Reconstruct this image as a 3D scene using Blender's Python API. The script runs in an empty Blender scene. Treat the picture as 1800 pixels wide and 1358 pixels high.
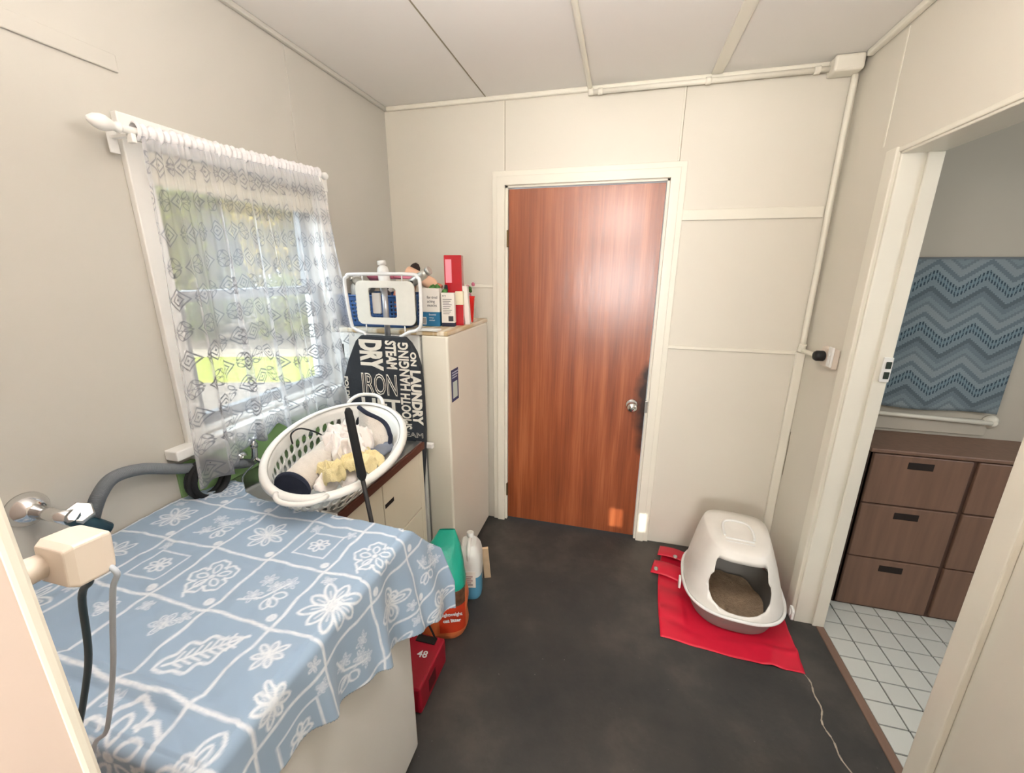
import bpy, bmesh, math, random
import numpy as np
from mathutils import Vector, Matrix, noise
random.seed(7)
C = bpy.context.scene.collection
PI = math.pi
# ---------------------------------------------------------------- camera
XL, XR, H = -0.711, 1.554, 2.473
CAM = Vector((0.6407, -2.3565, 1.6030))
yaw, pitch, roll = -0.25312, -0.27150, 0.00564
def cam_axes():
    cy, sy, cp, sp, cr, sr = math.cos(yaw), math.sin(yaw), math.cos(pitch), math.sin(pitch), math.cos(roll), math.sin(roll)
    f = Vector((sy*cp, cy*cp, sp)); r0 = Vector((cy, -sy, 0)); u0 = r0.cross(f)
    return cr*r0+sr*u0, -sr*r0+cr*u0, f
r_, u_, f_ = cam_axes()
cd = bpy.data.cameras.new('camera'); co = bpy.data.objects.new('camera', cd); C.objects.link(co)
co.matrix_world = Matrix(((r_.x, u_.x, -f_.x, CAM.x), (r_.y, u_.y, -f_.y, CAM.y), (r_.z, u_.z, -f_.z, CAM.z), (0, 0, 0, 1)))
cd.sensor_fit = 'HORIZONTAL'; cd.sensor_width = 36.0; cd.lens = 36.0*725.24/1800.0; cd.clip_start = 0.02
bpy.context.scene.camera = co
# ---------------------------------------------------------------- world, sun, lights
world = bpy.data.worlds.new('world'); bpy.context.scene.world = world; world.use_nodes = True
bgn = world.node_tree.nodes['Background']; bgn.inputs[0].default_value = (0.84, 0.92, 1.0, 1); bgn.inputs[1].default_value = 1.25
sd = bpy.data.lights.new('sun', 'SUN'); sd.energy = 3.2; sd.angle = 0.004; sd.color = (1, 0.93, 0.8)
so = bpy.data.objects.new('sun', sd); C.objects.link(so)
SUNDIR = Vector((0.0, 1.0, -0.35)).normalized()
so.rotation_euler = SUNDIR.to_track_quat('-Z', 'Y').to_euler()
def area(name, loc, direction, sx, sy, power, col):
    l = bpy.data.lights.new(name, 'AREA'); l.shape = 'RECTANGLE'; l.size = sx; l.size_y = sy; l.energy = power; l.color = col
    o = bpy.data.objects.new(name, l); C.objects.link(o); o.location = loc
    o.rotation_euler = Vector(direction).to_track_quat('-Z', 'Z').to_euler(); return o
area('assumed_rear_fill', (0.62, -4.9, 1.40), (0, 1, -0.03), 1.15, 0.75, 48, (1.0, 0.98, 0.96))  # unseen area light added before the closed blind, assumed from the door highlight
area('assumed_bathroom_fill', (3.25, -1.6, 1.7), (-1, 0.1, -0.35), 0.7, 0.6, 11, (0.93, 0.96, 1.0))  # unseen area light, no window built here; assumed from the brighter near tiles
def point_light(name, loc, power, col, r):
    l = bpy.data.lights.new(name, 'POINT'); l.energy = power; l.color = col; l.shadow_soft_size = r
    o = bpy.data.objects.new(name, l); C.objects.link(o); o.location = loc; return o
point_light('hall_fill', (0.7, -3.4, 2.1), 3.5, (1.0, 0.96, 0.92), .12)  # unseen point light added in the hall behind the camera
point_light('laundry_fill', (0.62, -1.72, 2.06), 9, (1.0, 0.97, 0.94), .16)  # unseen point light added to brighten the ceiling
area('ceiling_fill', (0.50, -1.95, 1.97), (-0.02, 0.12, 1), 0.5, 0.35, 16, (1.0, 0.97, 0.95))  # unseen upward-facing fill, added to lift the ceiling and soften the room
area('window_fill', (-1.75, -1.3, 2.80), (1, 0.0, -0.85), 1.3, 1.0, 70, (0.84, 0.93, 1.0))  # extra area light added outside, above the view, to boost the window light
vs = bpy.context.scene.view_settings
vs.view_transform = 'Standard'; vs.look = 'None'; vs.gamma = 1.0; vs.use_curve_mapping = False; vs.exposure = 0.72

# ---------------------------------------------------------------- helpers
class E:
    """shader maths written as an expression"""
    nt = None
    def __init__(s, k): s.k = k
    @staticmethod
    def m(op, *a):
        n = E.nt.nodes.new('ShaderNodeMath'); n.operation = op
        for i, v in enumerate(a):
            if isinstance(v, E): E.nt.links.new(v.k, n.inputs[i])
            else: n.inputs[i].default_value = float(v)
        return E(n.outputs[0])
    def __add__(s, o): return E.m('ADD', s, o)
    __radd__ = __add__
    def __sub__(s, o): return E.m('SUBTRACT', s, o)
    def __rsub__(s, o): return E.m('SUBTRACT', o, s)
    def __mul__(s, o): return E.m('MULTIPLY', s, o)
    __rmul__ = __mul__
    def __truediv__(s, o): return E.m('DIVIDE', s, o)
    def abs(s): return E.m('ABSOLUTE', s)
    def fr(s): return E.m('FRACT', s)
    def fl(s): return E.m('FLOOR', s)
    def lt(s, o): return E.m('LESS_THAN', s, o)
    def gt(s, o): return E.m('GREATER_THAN', s, o)
    def mx(s, o): return E.m('MAXIMUM', s, o)
    def mn(s, o): return E.m('MINIMUM', s, o)
def S2L(c):   # sRGB 0..255 -> linear
    return tuple(((v/255)/12.92 if v/255 <= 0.04045 else ((v/255+0.055)/1.055)**2.4) for v in c)
def mat(name, rgb, rough=0.6, metal=0.0, bump=0.0, bscale=60, var=0.0, vscale=4, spec=0.5, trans=0.0, alpha=1.0, coat=0.0, linear=False, stretch=None, ior=1.45):
    m = bpy.data.materials.new(name); m.use_nodes = True; nt = m.node_tree; b = nt.nodes['Principled BSDF']
    col = rgb if linear else S2L(rgb)
    b.inputs['Base Color'].default_value = (*col, 1); b.inputs['Roughness'].default_value = rough; b.inputs['Metallic'].default_value = metal
    b.inputs['Specular IOR Level'].default_value = spec; b.inputs['Transmission Weight'].default_value = trans
    b.inputs['Alpha'].default_value = alpha; b.inputs['Coat Weight'].default_value = coat; b.inputs['IOR'].default_value = ior
    tc = nt.nodes.new('ShaderNodeTexCoord'); mp = nt.nodes.new('ShaderNodeMapping'); nt.links.new(tc.outputs['Object'], mp.inputs[0])
    if stretch: mp.inputs['Scale'].default_value = stretch
    nz = nt.nodes.new('ShaderNodeTexNoise'); nz.inputs['Scale'].default_value = vscale; nz.inputs['Detail'].default_value = 5
    nt.links.new(mp.outputs[0], nz.inputs['Vector'])
    mr = nt.nodes.new('ShaderNodeMapRange'); mr.inputs[1].default_value = 0.3; mr.inputs[2].default_value = 0.7
    v = max(var, 0.015); mr.inputs[3].default_value = 1-v; mr.inputs[4].default_value = 1+v
    nt.links.new(nz.outputs['Fac'], mr.inputs[0])
    vm = nt.nodes.new('ShaderNodeVectorMath'); vm.operation = 'SCALE'; vm.inputs[0].default_value = col
    nt.links.new(mr.outputs[0], vm.inputs['Scale']); nt.links.new(vm.outputs[0], b.inputs['Base Color'])
    if bump:
        n2 = nt.nodes.new('ShaderNodeTexNoise'); n2.inputs['Scale'].default_value = bscale; n2.inputs['Detail'].default_value = 4
        nt.links.new(mp.outputs[0], n2.inputs['Vector'])
        bp = nt.nodes.new('ShaderNodeBump'); bp.inputs['Strength'].default_value = bump; bp.inputs['Distance'].default_value = 0.01
        nt.links.new(n2.outputs['Fac'], bp.inputs['Height']); nt.links.new(bp.outputs[0], b.inputs['Normal'])
    return m
def link(name, me, mats, parent=None, smooth=False, bevel=0.0, solid=0.0, sub=0, bseg=2):
    for m in (mats if isinstance(mats, (list, tuple)) else [mats]): me.materials.append(m)
    o = bpy.data.objects.new(name, me); C.objects.link(o)
    if smooth: me.polygons.foreach_set('use_smooth', [True]*len(me.polygons))
    if parent is not None:
        o.parent = parent
        o.matrix_parent_inverse = root_matrix(parent).inverted()
    if solid:
        md = o.modifiers.new('thickness', 'SOLIDIFY'); md.thickness = solid; md.offset = 0
    if bevel:
        md = o.modifiers.new('bevel', 'BEVEL'); md.width = bevel; md.segments = bseg; md.limit_method = 'ANGLE'; md.angle_limit = 0.7; md.harden_normals = False
    if sub:
        md = o.modifiers.new('sub', 'SUBSURF'); md.levels = sub; md.render_levels = sub
    return o
def root_matrix(o):
    m = Matrix.LocRotScale(o.location, o.rotation_euler, o.scale)
    return root_matrix(o.parent) @ o.matrix_parent_inverse @ m if o.parent else m
def fin(name, bm, mats, parent=None, **k):
    me = bpy.data.meshes.new(name); bmesh.ops.recalc_face_normals(bm, faces=bm.faces); bm.to_mesh(me); bm.free()
    return link(name, me, mats, parent, **k)
def thing(name, label, cat, loc, group=None, kind=None):
    o = bpy.data.objects.new(name, None); C.objects.link(o); o.location = loc; o.empty_display_size = 0.05
    return tag(o, label, cat, group, kind)
def tag(o, label, cat=None, group=None, kind=None):
    if label: o['label'] = label
    if cat: o['category'] = cat
    if group: o['group'] = group
    if kind: o['kind'] = kind
    return o
def struct(o): o['kind'] = 'structure'; return o
def bx(bm, x0, x1, y0, y1, z0, z1, mi=0, M=None):
    P = [Vector((x, y, z)) for x in (x0, x1) for y in (y0, y1) for z in (z0, z1)]
    if M: P = [M @ p for p in P]
    v = [bm.verts.new(p) for p in P]
    for f in ((0,1,3,2),(4,6,7,5),(0,4,5,1),(2,3,7,6),(0,2,6,4),(1,5,7,3)):
        fc = bm.faces.new([v[i] for i in f]); fc.material_index = mi
def box(name, x0, x1, y0, y1, z0, z1, m, parent=None, bevel=0.0, M=None, **k):
    bm = bmesh.new(); bx(bm, x0, x1, y0, y1, z0, z1, 0, M); return fin(name, bm, m, parent, bevel=bevel, **k)
def tube(bm, pts, r, n=10, closed=False, cap=True, mi=0):
    pts = [Vector(p) for p in pts]; N = len(pts); rs = r if isinstance(r, (list, tuple)) else [r]*N
    rings = []; up = None
    for i, p in enumerate(pts):
        if closed: t = pts[(i+1) % N]-pts[i-1]
        else: t = pts[min(i+1, N-1)]-pts[max(i-1, 0)]
        t = t.normalized() if t.length > 1e-9 else Vector((0, 0, 1))
        if up is None: up = t.orthogonal().normalized()
        up = (up-t*up.dot(t)); up = up.normalized() if up.length > 1e-6 else t.orthogonal().normalized()
        w = t.cross(up)
        rings.append([bm.verts.new(p+rs[i]*(math.cos(a)*up+math.sin(a)*w)) for a in [2*PI*j/n for j in range(n)]])
    for i in range(N if closed else N-1):
        a, b = rings[i], rings[(i+1) % N]
        off = 0
        if closed and i == N-1:
            off = min(range(n), key=lambda q: (a[0].co-b[q].co).length)
        for j in range(n):
            f = bm.faces.new((a[j], a[(j+1) % n], b[(j+1+off) % n], b[(j+off) % n])); f.material_index = mi; f.smooth = True
    if cap and not closed:
        bm.faces.new(rings[0]).material_index = mi; bm.faces.new(rings[-1]).material_index = mi
def tubeo(name, pts, r, m, parent=None, n=10, closed=False, **k):
    bm = bmesh.new(); tube(bm, pts, r, n, closed); return fin(name, bm, m, parent, **k)
def frame_from(axis):
    a = Vector(axis).normalized(); u = a.orthogonal().normalized(); return u, a.cross(u), a
def lathe(bm, prof, c, axis=(0, 0, 1), n=24, sx=1, sy=1, mi=0, uv=None):
    u, w, a = uv or frame_from(axis)
    if tuple(axis) == (0, 0, 1): u, w = Vector((1, 0, 0)), Vector((0, 1, 0))
    c = Vector(c); rings = []
    for (r, h) in prof:
        rings.append([bm.verts.new(c+a*h+u*(r*sx*math.cos(t))+w*(r*sy*math.sin(t))) for t in [2*PI*j/n for j in range(n)]])
    for A, B in zip(rings, rings[1:]):
        for j in range(n):
            f = bm.faces.new((A[j], A[(j+1) % n], B[(j+1) % n], B[j])); f.smooth = True; f.material_index = mi
    bm.faces.new(rings[0]).material_index = mi; bm.faces.new(rings[-1]).material_index = mi
def latheo(name, prof, c, m, parent=None, axis=(0, 0, 1), n=24, sx=1, sy=1, **k):
    bm = bmesh.new(); lathe(bm, prof, c, axis, n, sx, sy); return fin(name, bm, m, parent, **k)
def prism(name, outline, M, depth, m, parent=None, holes=(), **k):
    """outline in local xy, extruded along local +z by depth, placed by M; holes bridged with triangle fill"""
    bm = bmesh.new(); loops = []
    for lp in [outline]+list(holes):
        vs_ = [bm.verts.new(M @ Vector((p[0], p[1], 0))) for p in lp]
        loops.append([bm.edges.new((vs_[i], vs_[(i+1) % len(vs_)])) for i in range(len(vs_))])
    g = bmesh.ops.triangle_fill(bm, use_beauty=True, use_dissolve=False, edges=[e for l in loops for e in l], normal=(M.to_3x3() @ Vector((0, 0, 1))))
    faces = [f for f in g['geom'] if isinstance(f, bmesh.types.BMFace)]
    ex = bmesh.ops.extrude_face_region(bm, geom=faces)
    d = (M.to_3x3() @ Vector((0, 0, 1)))*depth
    bmesh.ops.translate(bm, vec=d, verts=[v for v in ex['geom'] if isinstance(v, bmesh.types.BMVert)])
    return fin(name, bm, m, parent, **k)
def rrect(x0, x1, y0, y1, r, n=5):
    o = []
    for cx, cy, a0 in ((x1-r, y1-r, 0), (x0+r, y1-r, 90), (x0+r, y0+r, 180), (x1-r, y0+r, 270)):
        for i in range(n+1):
            a = math.radians(a0+90*i/n); o.append((cx+r*math.cos(a), cy+r*math.sin(a)))
    return o
def smooth_path(pts, n=8, closed=False):
    P = [Vector(p) for p in pts]; out = []; N = len(P)
    rng = range(N if closed else N-1)
    for i in rng:
        g = (lambda j: P[j % N]) if closed else (lambda j: P[max(0, min(N-1, j))])
        p0, p1, p2, p3 = g(i-1), g(i), g(i+1), g(i+2)
        for k in range(n):
            t = k/n
            out.append(0.5*((2*p1)+(p2-p0)*t+(2*p0-5*p1+4*p2-p3)*t*t+(3*p1-3*p2+p3-p0)*t**3))
    if not closed: out.append(P[-1])
    return out
def grid_mesh(nu, nv, fn, closed_u=False):
    """fn(i,j)->Vector, returns mesh of nu x nv verts"""
    v = [fn(i, j) for j in range(nv) for i in range(nu)]; f = []
    for j in range(nv-1):
        for i in range(nu if closed_u else nu-1):
            a = j*nu+i; b = j*nu+(i+1) % nu; f.append((a, b, b+nu, a+nu))
    return v, f
def grido(name, nu, nv, fn, m, parent=None, closed_u=False, uv=None, **k):
    v, f = grid_mesh(nu, nv, fn, closed_u)
    me = bpy.data.meshes.new(name); me.from_pydata(v, [], f)
    if uv:
        l = me.uv_layers.new(name='uv')
        for lo in me.loops:
            i, j = lo.vertex_index % nu, lo.vertex_index//nu; l.data[lo.index].uv = uv(i, j)
    return link(name, me, m, parent, smooth=True, **k)
def perforated(name, nu, nv, fn, holes, m, parent, solid, closed=True, fx=0.62, fy=0.72):
    """sheet fn(u,v) u,v in cell units with an octagonal hole in each cell for which holes(i,j)"""
    bm = bmesh.new(); cache = {}
    def V(u, v):
        k = (round((u % nu) if closed else u, 3), round(v, 3))
        if k not in cache: cache[k] = bm.verts.new(fn(u, v))
        return cache[k]
    for j in range(nv):
        for i in range(nu):
            out = [(0,0),(.5,0),(1,0),(1,.5),(1,1),(.5,1),(0,1),(0,.5)]
            if holes(i, j):
                hx, hy = fx/2, fy/2
                inn = [(.5-hx*.62,.5-hy*.78),(.5,.5-hy),(.5+hx*.62,.5-hy*.78),(.5+hx,.5),(.5+hx*.62,.5+hy*.78),(.5,.5+hy),(.5-hx*.62,.5+hy*.78),(.5-hx,.5)]
                for q in range(8):
                    a, b = out[q], out[(q+1) % 8]; c, d = inn[(q+1) % 8], inn[q]
                    bm.faces.new((V(i+a[0], j+a[1]), V(i+b[0], j+b[1]), V(i+c[0], j+c[1]), V(i+d[0], j+d[1])))
            else:
                bm.faces.new([V(i+a[0], j+a[1]) for a in out])
    for f in bm.faces: f.smooth = True
    return fin(name, bm, m, parent, solid=solid)
def text(body, size, M, m, parent=None, sx=1.0, name='lettering', depth=0.0006, bold=0.0, fn=None, outline=0.0, fit=None):
    """flat lettering: local x = reading direction, y = up, z = out of the surface"""
    cu = bpy.data.curves.new(name, 'FONT'); cu.body = body; cu.size = size; cu.extrude = depth; cu.offset = bold
    cu.align_x = 'LEFT'; cu.resolution_u = 3
    if outline:
        cu.fill_mode = 'NONE'; cu.bevel_depth = outline; cu.extrude = 0; cu.bevel_resolution = 0
    t = bpy.data.objects.new(name, cu); C.objects.link(t)
    dg = bpy.context.evaluated_depsgraph_get(); me = bpy.data.meshes.new_from_object(t.evaluated_get(dg))
    bpy.data.objects.remove(t); bpy.data.curves.remove(cu)
    me.materials.clear()
    if fit:
        xs = [v.co.x for v in me.vertices]; ys = [v.co.y for v in me.vertices]; kx = fit[0]/(max(xs)-min(xs)); ky = fit[1]/(max(ys)-min(ys)); x0, y0 = min(xs), min(ys)
        for v in me.vertices: v.co.x = (v.co.x-x0)*kx; v.co.y = (v.co.y-y0)*ky
        sx = 1.0
    for v in me.vertices:
        p = Vector((v.co.x*sx, v.co.y, v.co.z)); q = M @ p
        v.co = fn(q) if fn else q
    return link(name, me, m, parent)
def Mx(origin, xdir, ydir):
    x = Vector(xdir).normalized(); y = Vector(ydir); y = (y-x*y.dot(x)).normalized(); z = x.cross(y); o = Vector(origin)
    return Matrix(((x.x, y.x, z.x, o.x), (x.y, y.y, z.y, o.y), (x.z, y.z, z.z, o.z), (0, 0, 0, 1)))
def bake(o):
    dg = bpy.context.evaluated_depsgraph_get(); me = bpy.data.meshes.new_from_object(o.evaluated_get(dg)); o.modifiers.clear(); o.data = me
def lerp(a, b, t): return a+(b-a)*t
def interp(x, xs, ys): return float(np.interp(x, xs, ys))

# ---------------------------------------------------------------- materials
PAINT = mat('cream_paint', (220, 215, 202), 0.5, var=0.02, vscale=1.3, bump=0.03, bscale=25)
PAINT_SHADED = mat('left_wall_shaded_paint', (194, 191, 182), 0.55, var=0.02, vscale=1.3, bump=0.03, bscale=25)  # same paint as the other walls, darkened to imitate the backlit side
CEILP = mat('ceiling_paint', (234, 231, 226), 0.7, var=0.015, vscale=1.5)
TRIM = mat('trim_gloss_paint', (231, 227, 213), 0.32, var=0.02, vscale=5, bump=0.04, bscale=18)
JOINT = mat('joint_line', (150, 142, 122), 0.8)  # dark colour of the sheet joints and the wall crack
PAINT_WARMLIT = mat('jamb_warm_lit_paint', (226, 208, 196), 0.5, var=0.02)  # pink tint stands in for warm light on the jamb
WHITE = mat('white_enamel', (228, 228, 224), 0.3, var=0.01)
FRIDGE = mat('fridge_enamel', (226, 222, 208), 0.35, var=0.015)
PLAST = mat('white_plastic', (232, 232, 228), 0.38)
CHROME = mat('chrome', (225, 225, 225), 0.12, metal=1.0)
STEEL = mat('stainless_steel', (190, 190, 188), 0.28, metal=1.0, bump=0.05, bscale=90)
BLACK = mat('black_plastic', (22, 24, 26), 0.5)
DARKRUB = mat('black_rubber', (28, 30, 32), 0.75)
GREYPL = mat('grey_plastic', (112, 120, 126), 0.5)
WINP = mat('window_paint', (236, 236, 232), 0.4)
GREEN = mat('green_paint', (140, 178, 116), 0.45, var=0.04)

# floor: worn dark concrete paint
def floor_material():
    m = mat('worn_dark_floor', (62, 61, 60), 0.62, var=0.0, bump=0.12, bscale=40); nt = m.node_tree; b = nt.nodes['Principled BSDF']
    tc = nt.nodes.new('ShaderNodeTexCoord')
    n1 = nt.nodes.new('ShaderNodeTexNoise'); n1.inputs['Scale'].default_value = 1.6; n1.inputs['Detail'].default_value = 8; n1.inputs['Roughness'].default_value = 0.62
    nt.links.new(tc.outputs['Object'], n1.inputs['Vector'])
    cr = nt.nodes.new('ShaderNodeValToRGB'); e = cr.color_ramp.elements
    e[0].position = 0.36; e[0].color = (*S2L((46, 47, 48)), 1); e[1].position = 0.68; e[1].color = (*S2L((84, 79, 74)), 1)
    q = cr.color_ramp.elements.new(0.52); q.color = (*S2L((60, 59, 57)), 1)
    nt.links.new(n1.outputs['Fac'], cr.inputs[0])
    # small pale specks
    n2 = nt.nodes.new('ShaderNodeTexNoise'); n2.inputs['Scale'].default_value = 55; nt.links.new(tc.outputs['Object'], n2.inputs['Vector'])
    E.nt = nt; sp = (E(n2.outputs['Fac'])-0.74)*9.0
    cl = nt.nodes.new('ShaderNodeClamp'); nt.links.new(sp.k, cl.inputs[0])
    mx = nt.nodes.new('ShaderNodeMix'); mx.data_type = 'RGBA'; nt.links.new(cl.outputs[0], mx.inputs[0])
    nt.links.new(cr.outputs[0], mx.inputs[6]); mx.inputs[7].default_value = (*S2L((150, 145, 138)), 1)
    nt.links.new(mx.outputs[2], b.inputs['Base Color']); return m
FLOOR = floor_material()
def wood_door_material():
    m = mat('varnished_door', (150, 75, 40), 0.3, coat=0.9); nt = m.node_tree; b = nt.nodes['Principled BSDF']
    tc = nt.nodes.new('ShaderNodeTexCoord')
    def nz(scale, st, det=6):
        mp = nt.nodes.new('ShaderNodeMapping'); mp.inputs['Scale'].default_value = st; nt.links.new(tc.outputs['Object'], mp.inputs[0])
        n = nt.nodes.new('ShaderNodeTexNoise'); n.inputs['Scale'].default_value = scale; n.inputs['Detail'].default_value = det; nt.links.new(mp.outputs[0], n.inputs['Vector']); return E(n.outputs['Fac'])
    E.nt = nt
    g = nz(9, (2.2, 2.2, 0.12))*0.55+nz(40, (3, 3, 0.08), 3)*0.25+nz(1.2, (1, 1, 1), 3)*0.2
    cr = nt.nodes.new('ShaderNodeValToRGB'); e = cr.color_ramp.elements
    e[0].position = 0.36; e[0].color = (*S2L((122, 60, 30)), 1); e[1].position = 0.64; e[1].color = (*S2L((176, 102, 62)), 1)
    q = e.new(0.5); q.color = (*S2L((150, 78, 42)), 1)
    nt.links.new(g.k, cr.inputs[0])
    # dark wear mark beside the lock (an irregular stain on the wood itself)
    sx = nt.nodes.new('ShaderNodeSeparateXYZ'); nt.links.new(tc.outputs['Object'], sx.inputs[0]); X, Z = E(sx.outputs[0]), E(sx.outputs[2])
    dx = (0.84-X)/0.10; dz = (Z-0.84)/0.34
    d = dx*dx+dz*dz+(nz(7, (1, 1, 1))-0.5)*1.4
    cl = nt.nodes.new('ShaderNodeClamp'); nt.links.new(((1.0-d)*1.5).k, cl.inputs[0])
    mx = nt.nodes.new('ShaderNodeMix'); mx.data_type = 'RGBA'; nt.links.new(cl.outputs[0], mx.inputs[0]); nt.links.new(cr.outputs[0], mx.inputs[6])
    mx.inputs[7].default_value = (*S2L((48, 26, 18)), 1); nt.links.new(mx.outputs[2], b.inputs['Base Color'])
    bp = nt.nodes.new('ShaderNodeBump'); bp.inputs['Strength'].default_value = 0.22; bp.inputs['Distance'].default_value = 0.004
    h = nz(22, (1, 1, 0.35), 5); nt.links.new(h.k, bp.inputs['Height']); nt.links.new(bp.outputs[0], b.inputs['Normal']); nt.links.new(bp.outputs[0], b.inputs['Coat Normal'])
    b.inputs['Roughness'].default_value = 0.36; b.inputs['Coat Roughness'].default_value = 0.26
    return m
DOORW = wood_door_material()

# ================================================================ STRUCTURE
YN = -2.21        # room face of the near wall, whose doorway the camera stands in
YH = -5.0         # rear wall of the hall behind the camera
def wallbox(name, parts, m, **k):
    bm = bmesh.new()
    for p in parts: bx(bm, *p)
    return struct(fin(name, bm, m, **k))
wallbox('floor', [(XL-.12, XR+.085, YH-.1, .12, -.08, 0)], FLOOR)
WY0, WY1, WZ0, WZ1 = -1.355, -0.645, 1.07, 1.95
wl = wallbox('wall_left', [(XL-.11, XL, YH-.1, WY0, 0, H), (XL-.11, XL, WY1, .12, 0, H), (XL-.11, XL, WY0, WY1, 0, WZ0), (XL-.11, XL, WY0, WY1, WZ1, H)], PAINT_SHADED)
wb = wallbox('wall_back', [(XL, -.012, 0, .12, 0, H), (.832, 3.4, 0, .12, 0, H), (-.012, .832, 0, .12, 2.052, H)], PAINT)
OY0, OY1, OZ = -1.235, -.45, 2.02     # opening to the bathroom
wr = wallbox('wall_right', [(XR, XR+.115, OY1, 0, 0, H), (XR, XR+.115, YH, OY0, 0, H), (XR, XR+.115, OY0, OY1, OZ, H)], PAINT)
JX0, JX1 = .248, 1.09
wn = wallbox('wall_near', [(XL, JX0, YN-.115, YN, 0, H), (JX1, XR, YN-.115, YN, 0, H), (JX0, JX1, YN-.115, YN, 2.06, H)], PAINT_WARMLIT)
# hall behind: rear wall with an assumed window and two unseen slots added above it to cast sun patches
HW = (0.0, 1.25, .95, 1.80)
va, vb = (.665, .745), (.842, .886)
v0, v1 = 5.0*.35+.06, 5.0*.35+.22
wh = wallbox('wall_rear', [(XL, HW[0], YH-.1, YH, 0, H), (HW[1], XR, YH-.1, YH, 0, H), (HW[0], HW[1], YH-.1, YH, 0, HW[2]), (HW[0], HW[1], YH-.1, YH, HW[3], v0),
    (HW[0], va[0], YH-.1, YH, v0, v1), (va[1], vb[0], YH-.1, YH, v0, v1), (vb[1], HW[1], YH-.1, YH, v0, v1), (HW[0], HW[1], YH-.1, YH, v1, H)], PAINT)
struct(box('sun_blocking_blind', HW[0], HW[1], YH-.05, YH-.04, HW[2], HW[3], mat('sun_blocker_fabric', (235, 230, 218), .9)))  # unseen blind added to keep a sun rectangle off the floor
CEIL2 = H
ce = wallbox('ceiling', [(XL-.11, XR+.115, YH-.1, .12, H, H+.06)], CEILP)
# ceiling joints
g = bmesh.new(); bx(g, -.118, -.112, YN, -.001, H-.0015, H+.001); struct(fin('trim_1', g, JOINT))
struct(box('trim_2', .960, 1.008, YN, -.03, H-.010, H, TRIM, bevel=.003))
struct(box('trim_3', XL, XL+.02, YN, 0, H-.02, H, PAINT_SHADED, bevel=.006))
struct(box('trim_4', XL+.02, 1.44, -.022, 0, H-.022, H, TRIM, bevel=.006))
struct(box('trim_5', XR-.026, XR, YN, -.09, H-.026, H, TRIM, bevel=.008))
# left wall: sheet joints and a short high batten
struct(box('trim_6', XL, XL+.003, -.734, -.722, 2.03, H-.02, PAINT_SHADED, bevel=.001))
struct(box('trim_7', XL, XL+.008, -2.2, -1.375, 2.108, 2.15, PAINT_SHADED, bevel=.003))
# back wall sheet joints and battens
bw = []
for n_, a in enumerate([(-.024, -.016, 2.125, H-.022), (.856, .864, 2.125, H-.022)]):
    struct(box('trim_%d' % (8+n_), a[0], a[1], -.004, 0, a[2], a[3], TRIM, bevel=.001))
    struct(box('trim_%d' % (20+n_), a[1], a[1]+.003, -.0015, 0, a[2], a[3], JOINT))
struct(box('trim_10', .903, 1.515, -.014, 0, 1.852, 1.902, TRIM, bevel=.003))
struct(box('trim_11', .903, 1.515, -.009, 0, 1.206, 1.224, TRIM, bevel=.003))
struct(box('trim_12', XL, -.075, -.006, 0, 1.512, 1.53, TRIM, bevel=.002))
struct(box('trim_13', 1.512, XR, -.022, 0, 0, 1.22, TRIM, bevel=.006))
struct(box('trim_14', XR-.003, XR, -.33, -.322, 2.06, H-.03, TRIM, bevel=.001))
crk = tubeo('trim_15', [(XR-.001, -.026, .8), (XR-.001, -.028, .7), (XR-.0005, -.025, .55)], .0014, JOINT, n=5); struct(crk)
# door architrave on the back wall
def architrave_u(name, x0, x1, zt, w, t, m, y=0.0):
    bm = bmesh.new()
    # stepped section: outer flat and inner bead
    for s, (a, b, d) in enumerate(((0.0, w*.62, t), (w*.62, w, t*.62))):
        X0, X1 = x0-w+a, x0-w+b
        bx(bm, x0-b, x0-a, y-d, y, 0, zt+b); bx(bm, x1+a, x1+b, y-d, y, 0, zt+b); bx(bm, x0-b, x1+b, y-d-.0002, y, zt+a, zt+b)
    return fin(name, bm, m, bevel=.002)
struct(architrave_u('trim_16', -.012, .832, 2.05, .072, .02, TRIM))
jm = bmesh.new(); bx(jm, -.012, 0.001, 0, .11, 0, 2.05); bx(jm, .819, .832, 0, .11, 0, 2.05); bx(jm, -.012, .832, 0, .11, 2.040, 2.052); struct(fin('trim_17', jm, TRIM))
struct(box('trim_18', -.01, .83, .06, .5, -.02, .003, mat('sunlit_step', (225, 220, 205), .8)))
# door leaf
dr = thing('door_1', 'reddish varnished timber flush door, shut, with chrome knob', 'door', (.41, .02, 0), kind='structure')
box('door_leaf', .004, .816, .012, .05, .012, 2.034, DOORW, dr, bevel=.0015)
kb = latheo('knob', [(.032, 0), (.034, .004), (.03, .009), (.012, .014), (.011, .03), (.022, .038), (.029, .05), (.028, .062), (.02, .07), (.006, .073)], (.742, .012, .868), CHROME, dr, axis=(0, -1, 0))
latheo('keyhole', [(.009, 0), (.009, .004), (.004, .005)], (.742, -.061, .868), STEEL, kb, axis=(0, -1, 0), n=12)
box('strike_plate', .812, .828, -.008, .012, .83, .90, STEEL, dr, bevel=.002)
for z in (1.78, .22):
    box('hinge', -.004, .006, -.004, .012, z-.045, z+.045, mat('brass_hinge', (110, 90, 60), .4, metal=.8), dr, bevel=.002)
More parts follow.
